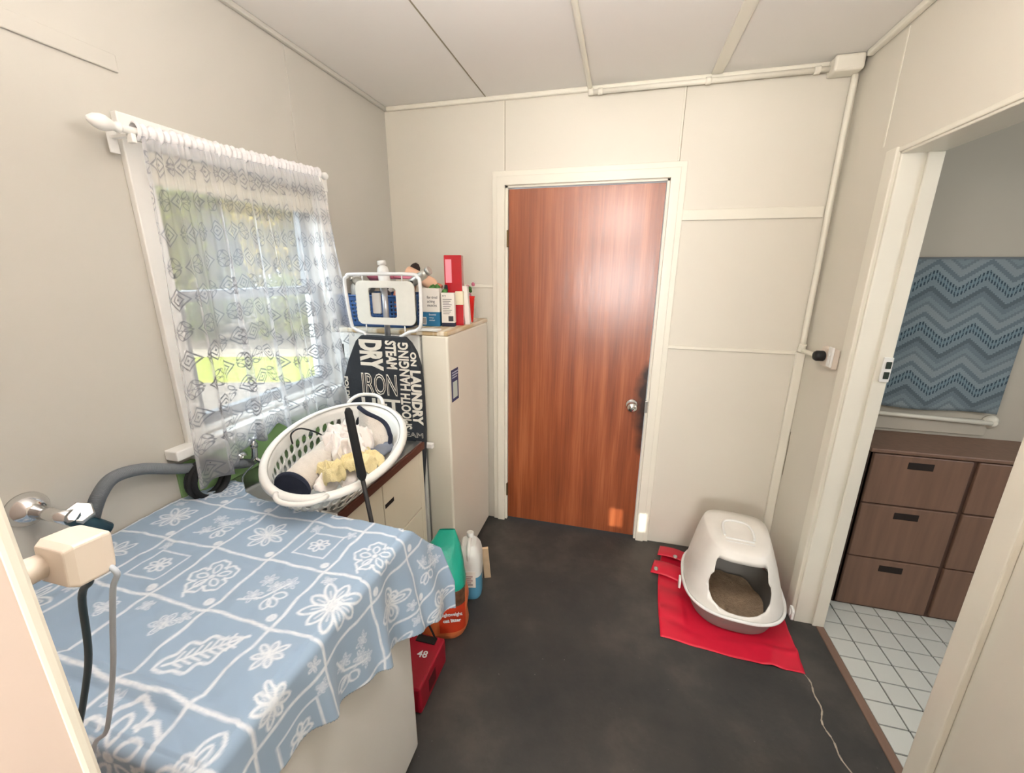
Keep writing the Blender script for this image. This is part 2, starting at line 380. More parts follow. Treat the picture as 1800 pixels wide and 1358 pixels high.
# bathroom opening lining, architraves, threshold
lin = bmesh.new(); bx(lin, XR-.004, XR+.118, OY1-.014, OY1, 0, OZ); bx(lin, XR-.004, XR+.118, OY0, OY0+.014, 0, OZ); bx(lin, XR-.004, XR+.118, OY0, OY1, OZ-.014, OZ)
bx(lin, XR+.07, XR+.118, OY1-.024, OY1-.014, 0, OZ-.014); bx(lin, XR+.07, XR+.118, OY0+.014, OY0+.024, 0, OZ-.014)
struct(fin('trim_19', lin, TRIM, bevel=.003))
arc = bmesh.new()
bx(arc, XR-.018, XR, OY1-.004, OY1+.062, 0, OZ+.012); bx(arc, XR-.018, XR, OY0-.062, OY0+.004, 0, OZ+.012)
bx(arc, XR-.0182, XR, OY0-.062, OY1+.062, OZ-.004, OZ+.05) if False else bx(arc, XR-.010, XR, OY0-.062, OY1+.01, OZ-.006, OZ+.012)
struct(fin('trim_22', arc, TRIM, bevel=.004))
struct(box('trim_23', XR+.085, XR+.118, OY0+.0, OY1-.0, -.08, .004, mat('worn_timber_threshold', (124, 100, 86), .7, var=.12, vscale=14, stretch=(1, .2, 1), bump=.2), bevel=.003))
# near doorway: jamb edge strip seen at far left
struct(box('trim_24', JX0-.02, JX0+.002, YN-.004, YN+.006, 0, 2.06, TRIM, bevel=.003))
# baseboards are absent in this room; the added hall lights reach in through the doorway
# frame of an unseen rear window, assumed from the light behind the camera
rw = bmesh.new(); a = HW
for q in [(a[0], a[1], YH-.06, YH+.02, a[2], a[2]+.05), (a[0], a[1], YH-.06, YH+.02, a[3]-.05, a[3]), (a[0], a[0]+.05, YH-.06, YH+.02, a[2], a[3]), (a[1]-.05, a[1], YH-.06, YH+.02, a[2], a[3])]: bx(rw, *q)
struct(fin('assumed_rear_window', rw, WINP, bevel=.003))
# pale worn line along the floor edge (paint scratch)
pts = []
for i in range(60):
    t = i/59; y = lerp(-.76, -1.9, t); pts.append((1.487+.010*math.sin(t*23)+.006*math.sin(t*61), y, .0004))
bm = bmesh.new()
for i in range(59):
    w = .0015+.002*abs(math.sin(i*1.7)); p, q = pts[i], pts[i+1]
    v = [bm.verts.new((p[0]-w, p[1], .0012)), bm.verts.new((p[0]+w, p[1], .0012)), bm.verts.new((q[0]+w, q[1], .0012)), bm.verts.new((q[0]-w, q[1], .0012))]; bm.faces.new(v)
struct(fin('trim_25', bm, mat('scraped_concrete', (165, 155, 140), .9, var=.2, vscale=60)))

# ---------------------------------------------------------------- window_1
wt = thing('window_1', 'white timber window with a shaded middle rail behind the lace curtain', 'window', (XL, -1.0, WZ0), kind='structure')
bm = bmesh.new(); o = .058
bx(bm, XL, XL+.02, WY0-o, WY0+.004, WZ0-.03, WZ1-.004); bx(bm, XL, XL+.02, WY1-.004, WY1+o, WZ0-.03, WZ1-.004); bx(bm, XL, XL+.022, WY0-o-.003, WY1+o+.003, WZ1-.004, WZ1+o)
fin('window_casing', bm, WINP, wt, bevel=.003)
bm = bmesh.new()
for q in [(WY0, WY0+.012, WZ0, WZ1), (WY1-.012, WY1, WZ0, WZ1), (WY0, WY1, WZ1-.012, WZ1), (WY0, WY1, WZ0-.005, WZ0+.012)]: bx(bm, XL-.11, XL+.002, *q)
fin('window_lining', bm, WINP, wt)
def sash(name, y0, y1, z0, z1, x, w, m):
    b = bmesh.new()
    for q in [(y0, y0+w, z0, z1), (y1-w, y1, z0, z1), (y0+w, y1-w, z1-w, z1), (y0+w, y1-w, z0, z0+w)]: bx(b, x-.017, x+.017, *q)
    s = fin(name, b, m, wt, bevel=.002)
    box('pane', x-.002, x+.002, y0+w, y1-w, z0+w, z1-w, GLASS, s); return s
def glass_mat():
    m = bpy.data.materials.new('window_glass'); m.use_nodes = True; nt = m.node_tree; nt.nodes.clear()
    o = nt.nodes.new('ShaderNodeOutputMaterial'); t = nt.nodes.new('ShaderNodeBsdfTransparent'); t.inputs[0].default_value = (.93, .96, .95, 1)
    g = nt.nodes.new('ShaderNodeBsdfGlossy'); g.inputs['Roughness'].default_value = .02; mx = nt.nodes.new('ShaderNodeMixShader'); mx.inputs[0].default_value = .05
    nt.links.new(t.outputs[0], mx.inputs[1]); nt.links.new(g.outputs[0], mx.inputs[2]); nt.links.new(mx.outputs[0], o.inputs[0]); return m
GLASS = glass_mat()
SASHM = mat('shaded_sash', (132, 136, 142), .5)  # sashes coloured grey to imitate their backlit shade
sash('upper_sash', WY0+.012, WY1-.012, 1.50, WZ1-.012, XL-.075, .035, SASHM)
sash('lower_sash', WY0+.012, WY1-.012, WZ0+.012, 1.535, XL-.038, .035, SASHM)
box('rolled_blind', XL-.03, XL-.008, WY0+.014, WY1-.014, 1.845, WZ1-.014, mat('cream_blind', (226, 220, 198), .8), wt, bevel=.004)
box('window_sill', XL, XL+.052, WY0-.125, WY1+.1, WZ0-.045, WZ0-.012, WINP, wt, bevel=.004)
box('sill_apron', XL, XL+.022, WY0-.05, WY1+.06, WZ0-.075, WZ0-.045, WINP, wt, bevel=.003)

# ---------------------------------------------------------------- lace curtain and rod
def lace_material():
    m = bpy.data.materials.new('lace_net'); m.use_nodes = True; nt = m.node_tree; nt.nodes.clear(); E.nt = nt
    out = nt.nodes.new('ShaderNodeOutputMaterial'); uvn = nt.nodes.new('ShaderNodeUVMap'); sp = nt.nodes.new('ShaderNodeSeparateXYZ'); nt.links.new(uvn.outputs[0], sp.inputs[0])
    U, V = E(sp.outputs[0]), E(sp.outputs[1])
    cw, ch = .118, .092
    row = (V/ch).fl(); off = (row*.5).fr()
    x = ((U/cw+off).fr()-.5)*cw; y = ((V/ch).fr()-.5)*ch
    d = x.abs()*1.15+y.abs()
    def ring(r, w): return (d-r).abs().lt(w)
    dia = ring(.032, .0030).mx(ring(.017, .0026)).mx(d.lt(.005))
    # leaf sprigs either side, outlined ellipses
    def leaf(cx, cy, a, rx, ry, w=.26):
        ca, sa = math.cos(a), math.sin(a); X = x.abs()-cx; Y = y-cy
        p = (X*ca+Y*sa)/rx; q = (Y*ca-X*sa)/ry; e = p*p+q*q
        return (e-1.0).abs().lt(w*1.6)
    lv = leaf(.049, .017, .9, .013, .0056).mx(leaf(.049, -.017, -.9, .013, .0056)).mx(leaf(.047, 0.0, 0, .010, .0042))
    motif = dia.mx(lv)
    # solid weave inside motif, open net outside with fine mesh
    net = ((U*420.0).fr().lt(.30)).mx((V*420.0).fr().lt(.30))
    border = V.lt(.055)*((((U/.028).fr()-.5).abs()*.05+V*0.9-.026).abs().lt(.004))
    dense = motif.mx(border).mx(V.lt(.008))
    sheer = (d.lt(.036))*.03+.35
    al = dense.mx(0.0)*.55+sheer
    al = al.mn(.95)
    df = nt.nodes.new('ShaderNodeBsdfDiffuse'); tl = nt.nodes.new('ShaderNodeBsdfTranslucent'); mx0 = nt.nodes.new('ShaderNodeMixShader'); mx0.inputs[0].default_value = .45
    df.inputs[0].default_value = (.86, .87, .90, 1); tl.inputs[0].default_value = (.82, .84, .88, 1)
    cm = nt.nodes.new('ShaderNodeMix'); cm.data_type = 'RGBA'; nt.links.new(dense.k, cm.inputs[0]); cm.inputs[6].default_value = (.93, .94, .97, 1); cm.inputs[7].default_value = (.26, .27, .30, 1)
    nt.links.new(cm.outputs[2], df.inputs[0]); nt.links.new(cm.outputs[2], tl.inputs[0])
    tr = nt.nodes.new('ShaderNodeBsdfTransparent'); mx = nt.nodes.new('ShaderNodeMixShader')
    nt.links.new(df.outputs[0], mx0.inputs[1]); nt.links.new(tl.outputs[0], mx0.inputs[2])
    nt.links.new(al.k, mx.inputs[0]); nt.links.new(tr.outputs[0], mx.inputs[1]); nt.links.new(mx0.outputs[0], mx.inputs[2]); nt.links.new(mx.outputs[0], out.inputs[0])
    return m
LACE = lace_material()
RX = -.622
def rod_z(y): return lerp(1.948, 1.992, (y+1.47)/.77)
ct = thing('lace_curtain', 'white lace curtain with diamonds and leaf sprigs gathered on the window rod', 'curtain', (RX, -1.07, 1.0))
NU, NV = 300, 110
hem_y = [-1.47, -1.43, -1.37, -1.30, -1.25, -1.19, -1.15, -1.10, -1.02, -.90, -.80, -.72, -.60]
hem_z = [.950, .925, .945, .985, 1.015, 1.00, 1.05, .985, .925, .955, .945, .955, .975]
folds = [(random.uniform(0, 2*PI), k, a) for k, a in ((7, .010), (11.5, .008), (17, .005), (29, .0025))]
def curtain_pt(i, j):
    s = i/(NU-1); t = j/(NV-1)      # t 0 top .. 1 bottom
    ytop = lerp(-1.425, -.728, s+.02*math.sin(2*PI*s*5)*.4)
    ybot = lerp(-1.462, -.585, s)
    ymid = ytop+(ybot-ytop)*(t**.8)
    gath = sum(a*math.sin(2*PI*k*s+p+ .6*t) for p, k, a in folds)
    gtop = .006*math.sin(2*PI*38*s)+.004*math.sin(2*PI*23*s+1)
    w = min(1, t*2.5)
    x = RX+.012+gath*(.35+1.3*t)*w+gtop*(1-w)+.012*t
    y = ymid+1.7*sum(a*math.cos(2*PI*k*s+p+.6*t) for p, k, a in folds[:2])*(.35+.65*t)*w
    zb = interp(ybot, hem_y, hem_z)
    z = lerp(rod_z(ytop)-.012, zb, t)
    # right-hand part flares out onto the laundry basket
    fl = max(0, (s-.72)/.28)*max(0, (t-.72)/.28)**1.3
    x += .075*fl; y += .055*fl
    # lifted swag in the middle resting over the tap
    return Vector((x, y, z))
LU = 1.25
grido('lace_panel', NU, NV, curtain_pt, LACE, ct, uv=lambda i, j: (i/(NU-1)*LU, (1-j/(NV-1))*1.03))
def head_pt(i, j):   # casing around the rod
    s = i/(NU-1); a = 2*PI*j/12+.3; y = lerp(-1.43, -.722, s); r = .0145+.0035*math.sin(s*230)+.002*math.sin(s*97)
    return Vector((RX+r*math.cos(a), y, rod_z(y)+.002+1.25*r*math.sin(a)))
HEADM = mat('lace_heading', (228, 227, 228), .8, var=.06, vscale=60)
grido('gathered_heading', NU, 13, head_pt, HEADM, ct)
rodt = thing('curtain_rod', 'white curtain rod with turned finials above the window', 'curtain rod', (RX, -1.1, 1.96))
y0, y1 = -1.46, -.712
tubeo('rod', [(RX, y0, rod_z(y0)), (RX, y1, rod_z(y1))], .009, WINP, rodt, n=12)
fprof = [(.009, 0), (.013, .004), (.013, .01), (.009, .014), (.013, .022), (.018, .034), (.019, .045), (.015, .058), (.008, .068), (.003, .073)]
latheo('finial', fprof, (RX, y0, rod_z(y0)), WINP, rodt, axis=(0, -1, .03), n=16)
latheo('finial', [(r*.8, h*.62) for r, h in fprof], (RX, y1, rod_z(y1)), WINP, rodt, axis=(0, 1, 0), n=16)
for yy in (-1.44, -.735):
    b_ = bmesh.new(); bx(b_, XL+.021, XL+.026, yy-.012, yy+.012, rod_z(yy)-.05, rod_z(yy)+.005); bx(b_, XL+.022, RX, yy-.006, yy+.006, rod_z(yy)-.016, rod_z(yy)-.008)
    bx(b_, RX-.008, RX+.012, yy-.006, yy+.006, rod_z(yy)-.03, rod_z(yy)-.0085); fin('rod_bracket', b_, WINP, rodt, bevel=.002)

# ================================================================ OUTDOORS
GZ = -.42
def sdir(s, t):   # s = distance across the yard, t = along it
    n = Vector((-.3, .954, 0)); a = Vector((.954, .3, 0)); return n*s+a*t
def yard(name, s0, s1, t0, t1, z, m, label, cat, nu=2):
    P = [sdir(s0, t0), sdir(s0, t1), sdir(s1, t1), sdir(s1, t0)]
    bm = bmesh.new(); v = [bm.verts.new((p.x, p.y, z)) for p in P]; w = [bm.verts.new((p.x, p.y, z-.1)) for p in P]
    bm.faces.new(v); bm.faces.new(w[::-1])
    for i in range(4): bm.faces.new((v[i], w[i], w[(i+1) % 4], v[(i+1) % 4]))
    o = fin(name, bm, m); struct(o); return o
DIRT = mat('dry_leaf_litter_soil', (176, 162, 150), .95, var=.45, vscale=9, bump=.4, bscale=30)
GRASS = mat('sunlit_lawn', (196, 205, 70), .9, var=.35, vscale=14, bump=.5, bscale=40)
PATH = mat('pale_path', (212, 196, 176), .9, var=.15, vscale=6)
SOIL2 = mat('shaded_soil', (96, 92, 66), .95, var=.3, vscale=5)
yard('ground', -6, 30, -26, -.9, GZ-.02, DIRT, '', '')
yard('lawn', 5.35, 7.7, -16, -1.5, GZ, GRASS, '', '')
yard('garden_path', 7.75, 8.7, -18, -1.5, GZ+.005, PATH, '', '')
def leaf_crown(n, blobs, size, rng):
    v = []; f = []
    for q in range(n):
        b = blobs[rng.integers(len(blobs))]
        d = rng.normal(size=3); d /= np.linalg.norm(d); r = rng.random()**.45
        p = np.array(b[:3])+d*r*np.array(b[3:6])
        a = rng.normal(size=3); a /= np.linalg.norm(a); c = np.cross(a, rng.normal(size=3)); c /= np.linalg.norm(c)+1e-9
        s = size*(.6+.8*rng.random()); k = len(v)
        v += [p-a*s, p-c*s*.45, p+a*s, p+c*s*.45]; f.append((k, k+1, k+2, k+3))
    return v, f
def leaf_mat(name, c, tr=.45):
    m = bpy.data.materials.new(name); m.use_nodes = True; nt = m.node_tree; nt.nodes.clear()
    o = nt.nodes.new('ShaderNodeOutputMaterial'); d = nt.nodes.new('ShaderNodeBsdfDiffuse'); t = nt.nodes.new('ShaderNodeBsdfTranslucent'); mx = nt.nodes.new('ShaderNodeMixShader'); mx.inputs[0].default_value = tr
    tc = nt.nodes.new('ShaderNodeTexCoord'); nz = nt.nodes.new('ShaderNodeTexNoise'); nz.inputs['Scale'].default_value = 3.5; nt.links.new(tc.outputs['Object'], nz.inputs['Vector'])
    cr = nt.nodes.new('ShaderNodeValToRGB'); e = cr.color_ramp.elements; c1 = S2L(c); e[0].position = .35; e[1].position = .65
    e[0].color = (c1[0]*.45, c1[1]*.5, c1[2]*.5, 1); e[1].color = (c1[0]*1.5, c1[1]*1.35, c1[2], 1)
    nt.links.new(nz.outputs['Fac'], cr.inputs[0]); nt.links.new(cr.outputs[0], d.inputs[0]); nt.links.new(cr.outputs[0], t.inputs[0])
    nt.links.new(d.outputs[0], mx.inputs[1]); nt.links.new(t.outputs[0], mx.inputs[2]); nt.links.new(mx.outputs[0], o.inputs[0]); return m
L1 = leaf_mat('olive_leaves', (150, 160, 92)); L2 = leaf_mat('grey_green_leaves', (128, 146, 108)); L3 = leaf_mat('yellow_leaves', (190, 178, 92)); BARK = mat('bark', (90, 78, 64), .9, var=.2)
rg = np.random.default_rng(3)
def plant(name, s, t, h, w, lm, n, size, label, cat, group, trunk=True, low=0.0):
    p = sdir(s, t); root = thing(name, label, cat, (p.x, p.y, GZ), group)
    blobs = []
    for q in range(14):
        a = rg.random()*2*PI; rr = rg.random()**.6*w*.65; zz = GZ+low+(h-low)*(.2+.75*rg.random())
        blobs.append((p.x+rr*math.cos(a), p.y+rr*math.sin(a), zz, w*.38, w*.38, (h-low)*.22))
    v, f = leaf_crown(n, blobs, size, rg); me = bpy.data.meshes.new('foliage'); me.from_pydata([tuple(q) for q in v], [], f)
    fo = link('foliage', me, lm, root); fo['kind'] = 'stuff'
    tp = [(p.x, p.y, GZ), (p.x+.05, p.y, GZ+h*.3), (p.x-.05, p.y+.05, GZ+h*.75)]
    bm = bmesh.new(); tube(bm, smooth_path(tp, 5), [.03*w*(1.2-.07*i) for i in range(11)], 8)
    for b in blobs[:6]: tube(bm, [tp[1], ((tp[1][0]+b[0])/2, (tp[1][1]+b[1])/2, (tp[1][2]+b[2])/2+.1), b[:3]], [.016*w, .011*w, .006*w], 6)
    fin('trunk', bm, BARK, root)
    return root
pos = ['leftmost', 'second from left', 'third from left', 'fourth from left', 'fifth from left', 'rightmost']
kinds = {id(L1): 'olive', id(L2): 'grey-green', id(L3): 'yellowing'}
for k in range(6):
    lm = (L2, L1, L3, L2, L1, L2)[k]
    plant('shrub', 9.7, -14.6+2.2*k, 1.5+.2*(k % 3), 1.15, lm, 6500, .055, 'low %s shrub, %s of the row beyond the path outside' % (kinds[id(lm)], pos[k]), 'shrub', 'shrubs beyond the garden path')
for k in range(6):
    lm = (L1, L3, L2, L1, L3, L1)[k]
    plant('tree', 12.0, -16.4+2.35*k, 4.4+.3*((k*2) % 3), 1.45, lm, 15000, .075, '%s tree, %s of the nearer row outside the window' % (kinds[id(lm)], pos[k]), 'tree', 'nearer trees outside the window', low=.3)
for k in range(6):
    lm = (L2, L1, L1, L2, L2, L3)[k]
    plant('tree', 14.6, -18.8+2.75*k, 5.4+.35*((k*2+1) % 3), 1.75, lm, 13000, .10, '%s taller tree, %s of the farther row outside the window' % (kinds[id(lm)], pos[k]), 'tree', 'farther trees outside the window', low=.5)

# ================================================================ FRIDGE
fr = thing('fridge', 'tall old cream fridge in the back left corner, door facing right', 'fridge', (-.4, -.37, 0))
box('body', -.70, -.238, -.652, -.082, .04, 1.322, WHITE, fr, bevel=.008)
box('gasket', -.240, -.226, -.640, -.094, .07, 1.30, mat('grey_gasket', (150, 150, 146), .8), fr)
box('door', -.228, -.098, -.656, -.080, .055, 1.325, FRIDGE, fr, bevel=.010, bseg=3)
def streaky():
    m = mat('stained_laminate_top', (222, 212, 190), .5); nt = m.node_tree; b = nt.nodes['Principled BSDF']; tc = nt.nodes.new('ShaderNodeTexCoord'); mp = nt.nodes.new('ShaderNodeMapping')
    mp.inputs['Scale'].default_value = (14, 1.5, 1); nt.links.new(tc.outputs['Object'], mp.inputs[0]); n = nt.nodes.new('ShaderNodeTexNoise'); n.inputs['Scale'].default_value = 2.4; nt.links.new(mp.outputs[0], n.inputs['Vector'])
    cr = nt.nodes.new('ShaderNodeValToRGB'); e = cr.color_ramp.elements; e[0].position = .42; e[0].color = (*S2L((196, 172, 132)), 1); e[1].position = .58; e[1].color = (*S2L((228, 220, 202)), 1)
    nt.links.new(n.outputs['Fac'], cr.inputs[0]); nt.links.new(cr.outputs[0], b.inputs['Base Color']); return m
box('top_panel', -.702, -.096, -.658, -.078, 1.322, 1.343, streaky(), fr, bevel=.006)
for (x, y) in ((-.66, -.61), (-.2, -.61), (-.66, -.12), (-.2, -.12)):
    latheo('foot', [(.018, 0), (.018, .02), (.012, .045)], (x, y, 0), BLACK, fr, n=12)
st = box('energy_sticker', -.0985, -.0972, -.63, -.545, 1.005, 1.16, mat('navy_sticker', (38, 48, 92), .5), fr)
b = bmesh.new(); bx(b, -.0975, -.0967, -.615, -.56, 1.02, 1.10); fin('sticker_face', b, mat('sticker_dial', (196, 208, 200), .5), st, bevel=.0003)
for k in range(3): box('sticker_line', -.0975, -.0968, -.62, -.56+.01*k, 1.118+.012*k, 1.124+.012*k, mat('sticker_text', (180, 188, 205), .5), st)
box('hinge_cover', -.236, -.14, -.668, -.62, 1.343, 1.352, PLAST, fr, bevel=.003)

# ================================================================ SINK CABINET
cab = thing('sink_cabinet', 'cream sink cabinet with door and drawer between washing machine and fridge', 'cabinet', (-.45, -1.09, 0))
CR = mat('cream_laminate', (226, 220, 200), .42, var=.015)
box('carcass', -.70, -.205, -1.395, -.785, .08, .66, CR, cab, bevel=.002)
box('side_panel', -.70, -.19, -.79, -.775, .0, .838, CR, cab, bevel=.002)
box('kickboard', -.66, -.25, -1.39, -.80, 0, .08, mat('dark_kick', (90, 84, 74), .7), cab)
def door_panel(nm, y0, y1, z0, z1, slot=None):
    d = box(nm, -.206, -.188, y0, y1, z0, z1, CR, cab, bevel=.0025)
    if slot:
        y, z = slot; box('handle_slot', -.1885, -.1868, y-.032, y+.032, z-.009, z+.009, BLACK, d, bevel=.003)
    return d
door_panel('door', -1.392, -1.118, .09, .835)
door_panel('drawer', -1.112, -.815, .545, .835, (-1.075, .72))
door_panel('drawer', -1.112, -.815, .318, .538, (-1.0, .46))
door_panel('drawer', -1.112, -.815, .09, .312, (-1.0, .2))
box('filler_strip', -.206, -.190, -.811, -.790, .0, .835, CR, cab, bevel=.002)
# worktop with a bowl
sk = thing('sink_bench', 'stainless steel sink bench under the laundry basket', 'sink', (-.45, -1.09, .84))
bm = bmesh.new(); X = [-.705, -.60, -.235, -.185]; Y = [-1.40, -1.365, -.925, -.78]
for i in range(3):
    for j in range(3):
        if i == 1 and j == 1: continue
        bx(bm, X[i], X[i+1], Y[j], Y[j+1], .838, .856)
bmesh.ops.remove_doubles(bm, verts=bm.verts, dist=.0001)
fin('bench_top', bm, STEEL, sk)
bm = bmesh.new()
ro = rrect(X[1], X[2], Y[1], Y[2], .04); ri = rrect(X[1]+.03, X[2]-.03, Y[1]+.03, Y[2]-.03, .04); rings = []
for (rr, z) in ((ro, .857), (rrect(X[1]+.01, X[2]-.01, Y[1]+.01, Y[2]-.01, .04), .845), (ri, .70), (rrect(X[1]+.06, X[2]-.06, Y[1]+.06, Y[2]-.06, .03), .69)):
    rings.append([bm.verts.new((p[0], p[1], z)) for p in rr])
for A, B in zip(rings, rings[1:]):
    for q in range(len(A)): bm.faces.new((A[q], A[(q+1) % len(A)], B[(q+1) % len(A)], B[q]))
bm.faces.new(rings[-1]); fin('sink_bowl', bm, STEEL, sk, smooth=True, solid=.0015)
box('front_edge', -.187, -.176, -1.40, -.778, .826, .858, mat('brown_bench_edge', (92, 52, 40), .5), sk, bevel=.002)
bm = bmesh.new(); bx(bm, -.215, -.187, -1.40, -.78, .856, .861); bx(bm, -.70, -.215, -1.40, -1.378, .856, .8615); fin('raised_lip', bm, STEEL, sk, bevel=.002)
box('corner_edge', -.36, -.176, -1.404, -1.384, .856, .867, PLAST, sk, bevel=.003)
# splashback
struct(box('trim_26', XL+.0005, XL+.008, -1.46, -.70, .858, .995, GREEN))
# ---- wall taps
def cross_tap(label, y, z, s=1.0):
    t = thing('wall_tap', label, 'tap', (XL+.009, y, z))
    latheo('wall_flange', [(.028, 0), (.027, .006), (.018, .014), (.012, .02)], (XL+.009, y, z), CHROME, t, axis=(1, 0, 0))
    tubeo('tap_body', smooth_path([(XL+.015, y, z), (XL+.06, y, z), (XL+.075, y, z+.01), (XL+.078, y+.002, z+.05)], 5), .011, CHROME, t)
    c = (XL+.078, y+.002, z+.062); latheo('bonnet', [(.013, -.014), (.015, 0), (.01, .008), (.007, .02)], c, CHROME, t, n=16)
    b = bmesh.new(); cz = c[2]+.02
    for a in (0.5, 0.5+PI/2):
        d = Vector((math.cos(a), math.sin(a), 0))*.033; m_ = Vector((c[0], c[1], cz)); tube(b, [m_-d, m_-d*.75, m_-d*.4, m_+d*.4, m_+d*.75, m_+d], [.007, .0075, .004, .004, .0075, .007], 8)
    fin('cross_handle', b, CHROME, t)
    tubeo('spout', smooth_path([(XL+.07, y, z+.005), (XL+.10, y+.004, z-.01), (XL+.13, y+.008, z-.03), (XL+.132, y+.008, z-.045)], 5), .008, CHROME, t)
cross_tap('chrome cross handled wall tap behind the basket, nearest the window', -1.235, .925)
# small drain wire
w_ = tag(tubeo('plug_chain', smooth_path([(-.655, -1.215, .90), (-.64, -1.29, .885), (-.60, -1.33, .862), (-.55, -1.375, .8665)], 6), .003, GREYPL), 'thin grey plug chain lying beside the tap on the bench', 'chain')
# coiled black hose ring leaning on splashback
hr = thing('hose_ring', 'coiled black rubber hose standing against the green splashback', 'hose', (-.655, -1.385, .87))
for q, (dx, dr_) in enumerate(((0, .062), (.016, .066), (.030, .060))):
    pts = [(-.672+dx, -1.40+dr_*math.cos(a), .930+dr_*math.sin(a)) for a in [2*PI*i/28 for i in range(28)]]
    tubeo('coil', pts, .0085, DARKRUB, hr, closed=True)

# ================================================================ LAUNDRY BASKET
bc = Vector((-.298, -1.185, 1.012)); ya, ti, ro_ = 1.839, .142, .057
A_ = Vector((math.cos(ya)*math.cos(ti), math.sin(ya)*math.cos(ti), math.sin(ti))); B0 = Vector((-math.sin(ya), math.cos(ya), 0)); N0 = A_.cross(B0); B_ = math.cos(ro_)*B0+math.sin(ro_)*N0; N_ = A_.cross(B_).normalized()
bk = thing('laundry_basket', 'white plastic oval laundry basket full of washing on the sink bench', 'basket', (-.36, -1.15, .80))
DEP = .205
def bpt(th, v, infl=0):   # v 0 rim .. 1 bottom
    a = lerp(.30, .205, v)+infl; b = lerp(.205, .125, v)+infl
    c = bc-N_*DEP*v + B0*(.055*v)
    return c+A_*(a*math.cos(th))+B_*(b*math.sin(th))
nu, nv = 46, 5
def bfn(u, v): return bpt(2*PI*(u+.5*0)/nu, v/nv)
perforated('basket_wall', nu, nv, bfn, lambda i, j: 0 <= j <= 4 and not (j == 0), PLAST, bk, .0028, fx=.74, fy=.84)
bm = bmesh.new(); rg_ = [[bm.verts.new(bpt(2*PI*i/nu, 1)-N_*.0+(bpt(0, 1)+bpt(PI, 1))*0) for i in range(nu)]]
bm.faces.new(rg_[0]); fin('basket_base', bm, PLAST, bk, solid=.003)
bm = bmesh.new(); sec = [(0, 0), (.004, .006), (.016, .007), (.026, .002), (.028, -.010), (.025, -.012), (.023, -.001), (.014, .003), (.003, .001)]
rings = []
for i in range(72):
    th = 2*PI*i/72; out = (bpt(th, 0, .01)-bpt(th, 0)).normalized(); rings.append([bm.verts.new(bpt(th, 0)+out*(s[0]-.004)+N_*s[1]) for s in sec])
for i in range(72):
    A, B = rings[i], rings[(i+1) % 72]
    for j in range(len(sec)): bm.faces.new((A[j], A[(j+1) % len(sec)], B[(j+1) % len(sec)], B[j]))
fin('rim', bm, PLAST, bk, smooth=True)
for th0 in (0, PI):
    ps = []
    for k in range(-8, 9):
        t = k/8; th = th0+t*.34; out = (bpt(th, 0, .01)-bpt(th, 0)).normalized(); lift = (1-abs(t)**3)
        ps.append(bpt(th, 0)+out*(.016+.034*lift)+N_*(.004+.022*lift*(1 if th0 == 0 else .3)))
    b = bmesh.new(); tube(b, ps, .0075, 8); fin('handle', b, PLAST, bk)
# --- washing
WC = mat('white_cloth', (236, 230, 226), .95, var=.03, vscale=20, bump=.25, bscale=120); NAVY = mat('navy_trim', (34, 40, 58), .9, bump=.2, bscale=150)
MATC = mat('beige_bath_mat', (214, 206, 196), .98, var=.05, vscale=40, bump=.5, bscale=220); YEL = mat('pale_yellow_terry', (240, 226, 176), .98, var=.06, vscale=30, bump=.6, bscale=260)
rm = thing('rolled_bath_mat', 'rolled pale beige bath mat with navy border lying along the basket', 'bath mat', (-.36, -1.2, .90))
p0, p1 = Vector((-.330, -1.385, .935)), Vector((-.35, -1.07, .975)); ax = (p1-p0).normalized(); u = ax.cross(Vector((0, 0, 1))).normalized(); w = u.cross(ax)
def roll(i, j, nth=70, turns=2.6, r0=.016, r1=.062):
    a = 2*PI*turns*i/(nth-1); r = lerp(r0, r1, i/(nth-1)); c = p0.lerp(p1, j/15); sq = .82
    return c+u*(r*math.cos(a))+w*(r*sq*math.sin(a))+Vector((0, 0, .003*math.sin(j*1.1+a)))
grido('rolled_mat', 70, 16, lambda i, j: roll(i, j), MATC, rm, solid=.006)
def rollend(jj):
    return [roll(i, jj) for i in range(70)]
b = bmesh.new(); tube(b, rollend(0), .0085, 8); fin('navy_border', b, NAVY, rm)
b = bmesh.new(); ef = [b.verts.new(p0-ax*.004+u*(.060*math.cos(a))+w*(.050*math.sin(a))) for a in [2*PI*q/32 for q in range(32)]]; b.faces.new(ef); fin('rolled_end', b, NAVY, rm, solid=.008)
b = bmesh.new(); tube(b, [roll(69, j) for j in range(16)], .004, 6); fin('navy_border', b, MATC, rm)
# flat end of the mat standing up against the far basket wall
st = thing('folded_towel', 'beige towel with navy edge standing against the far end of the basket', 'towel', (-.25, -1.02, .88))
def tw(i, j):
    s, t = i/23, j/15; p = Vector((lerp(-.325, -.165, s), lerp(-1.02, -1.08, s)+.02*math.sin(s*3), lerp(.925, 1.085-.075*s**1.5, t)))
    p.y += -.05*(1-t)+.016*math.sin(s*6+t*3); return p
grido('towel_panel', 24, 16, tw, MATC, st, solid=.010)
b = bmesh.new(); tube(b, [tw(i, 15)+Vector((0, -.002, .002)) for i in range(24)]+[tw(23, j)+Vector((0.002, 0, 0)) for j in range(14, 5, -1)], .0085, 8); fin('navy_border', b, NAVY, st)
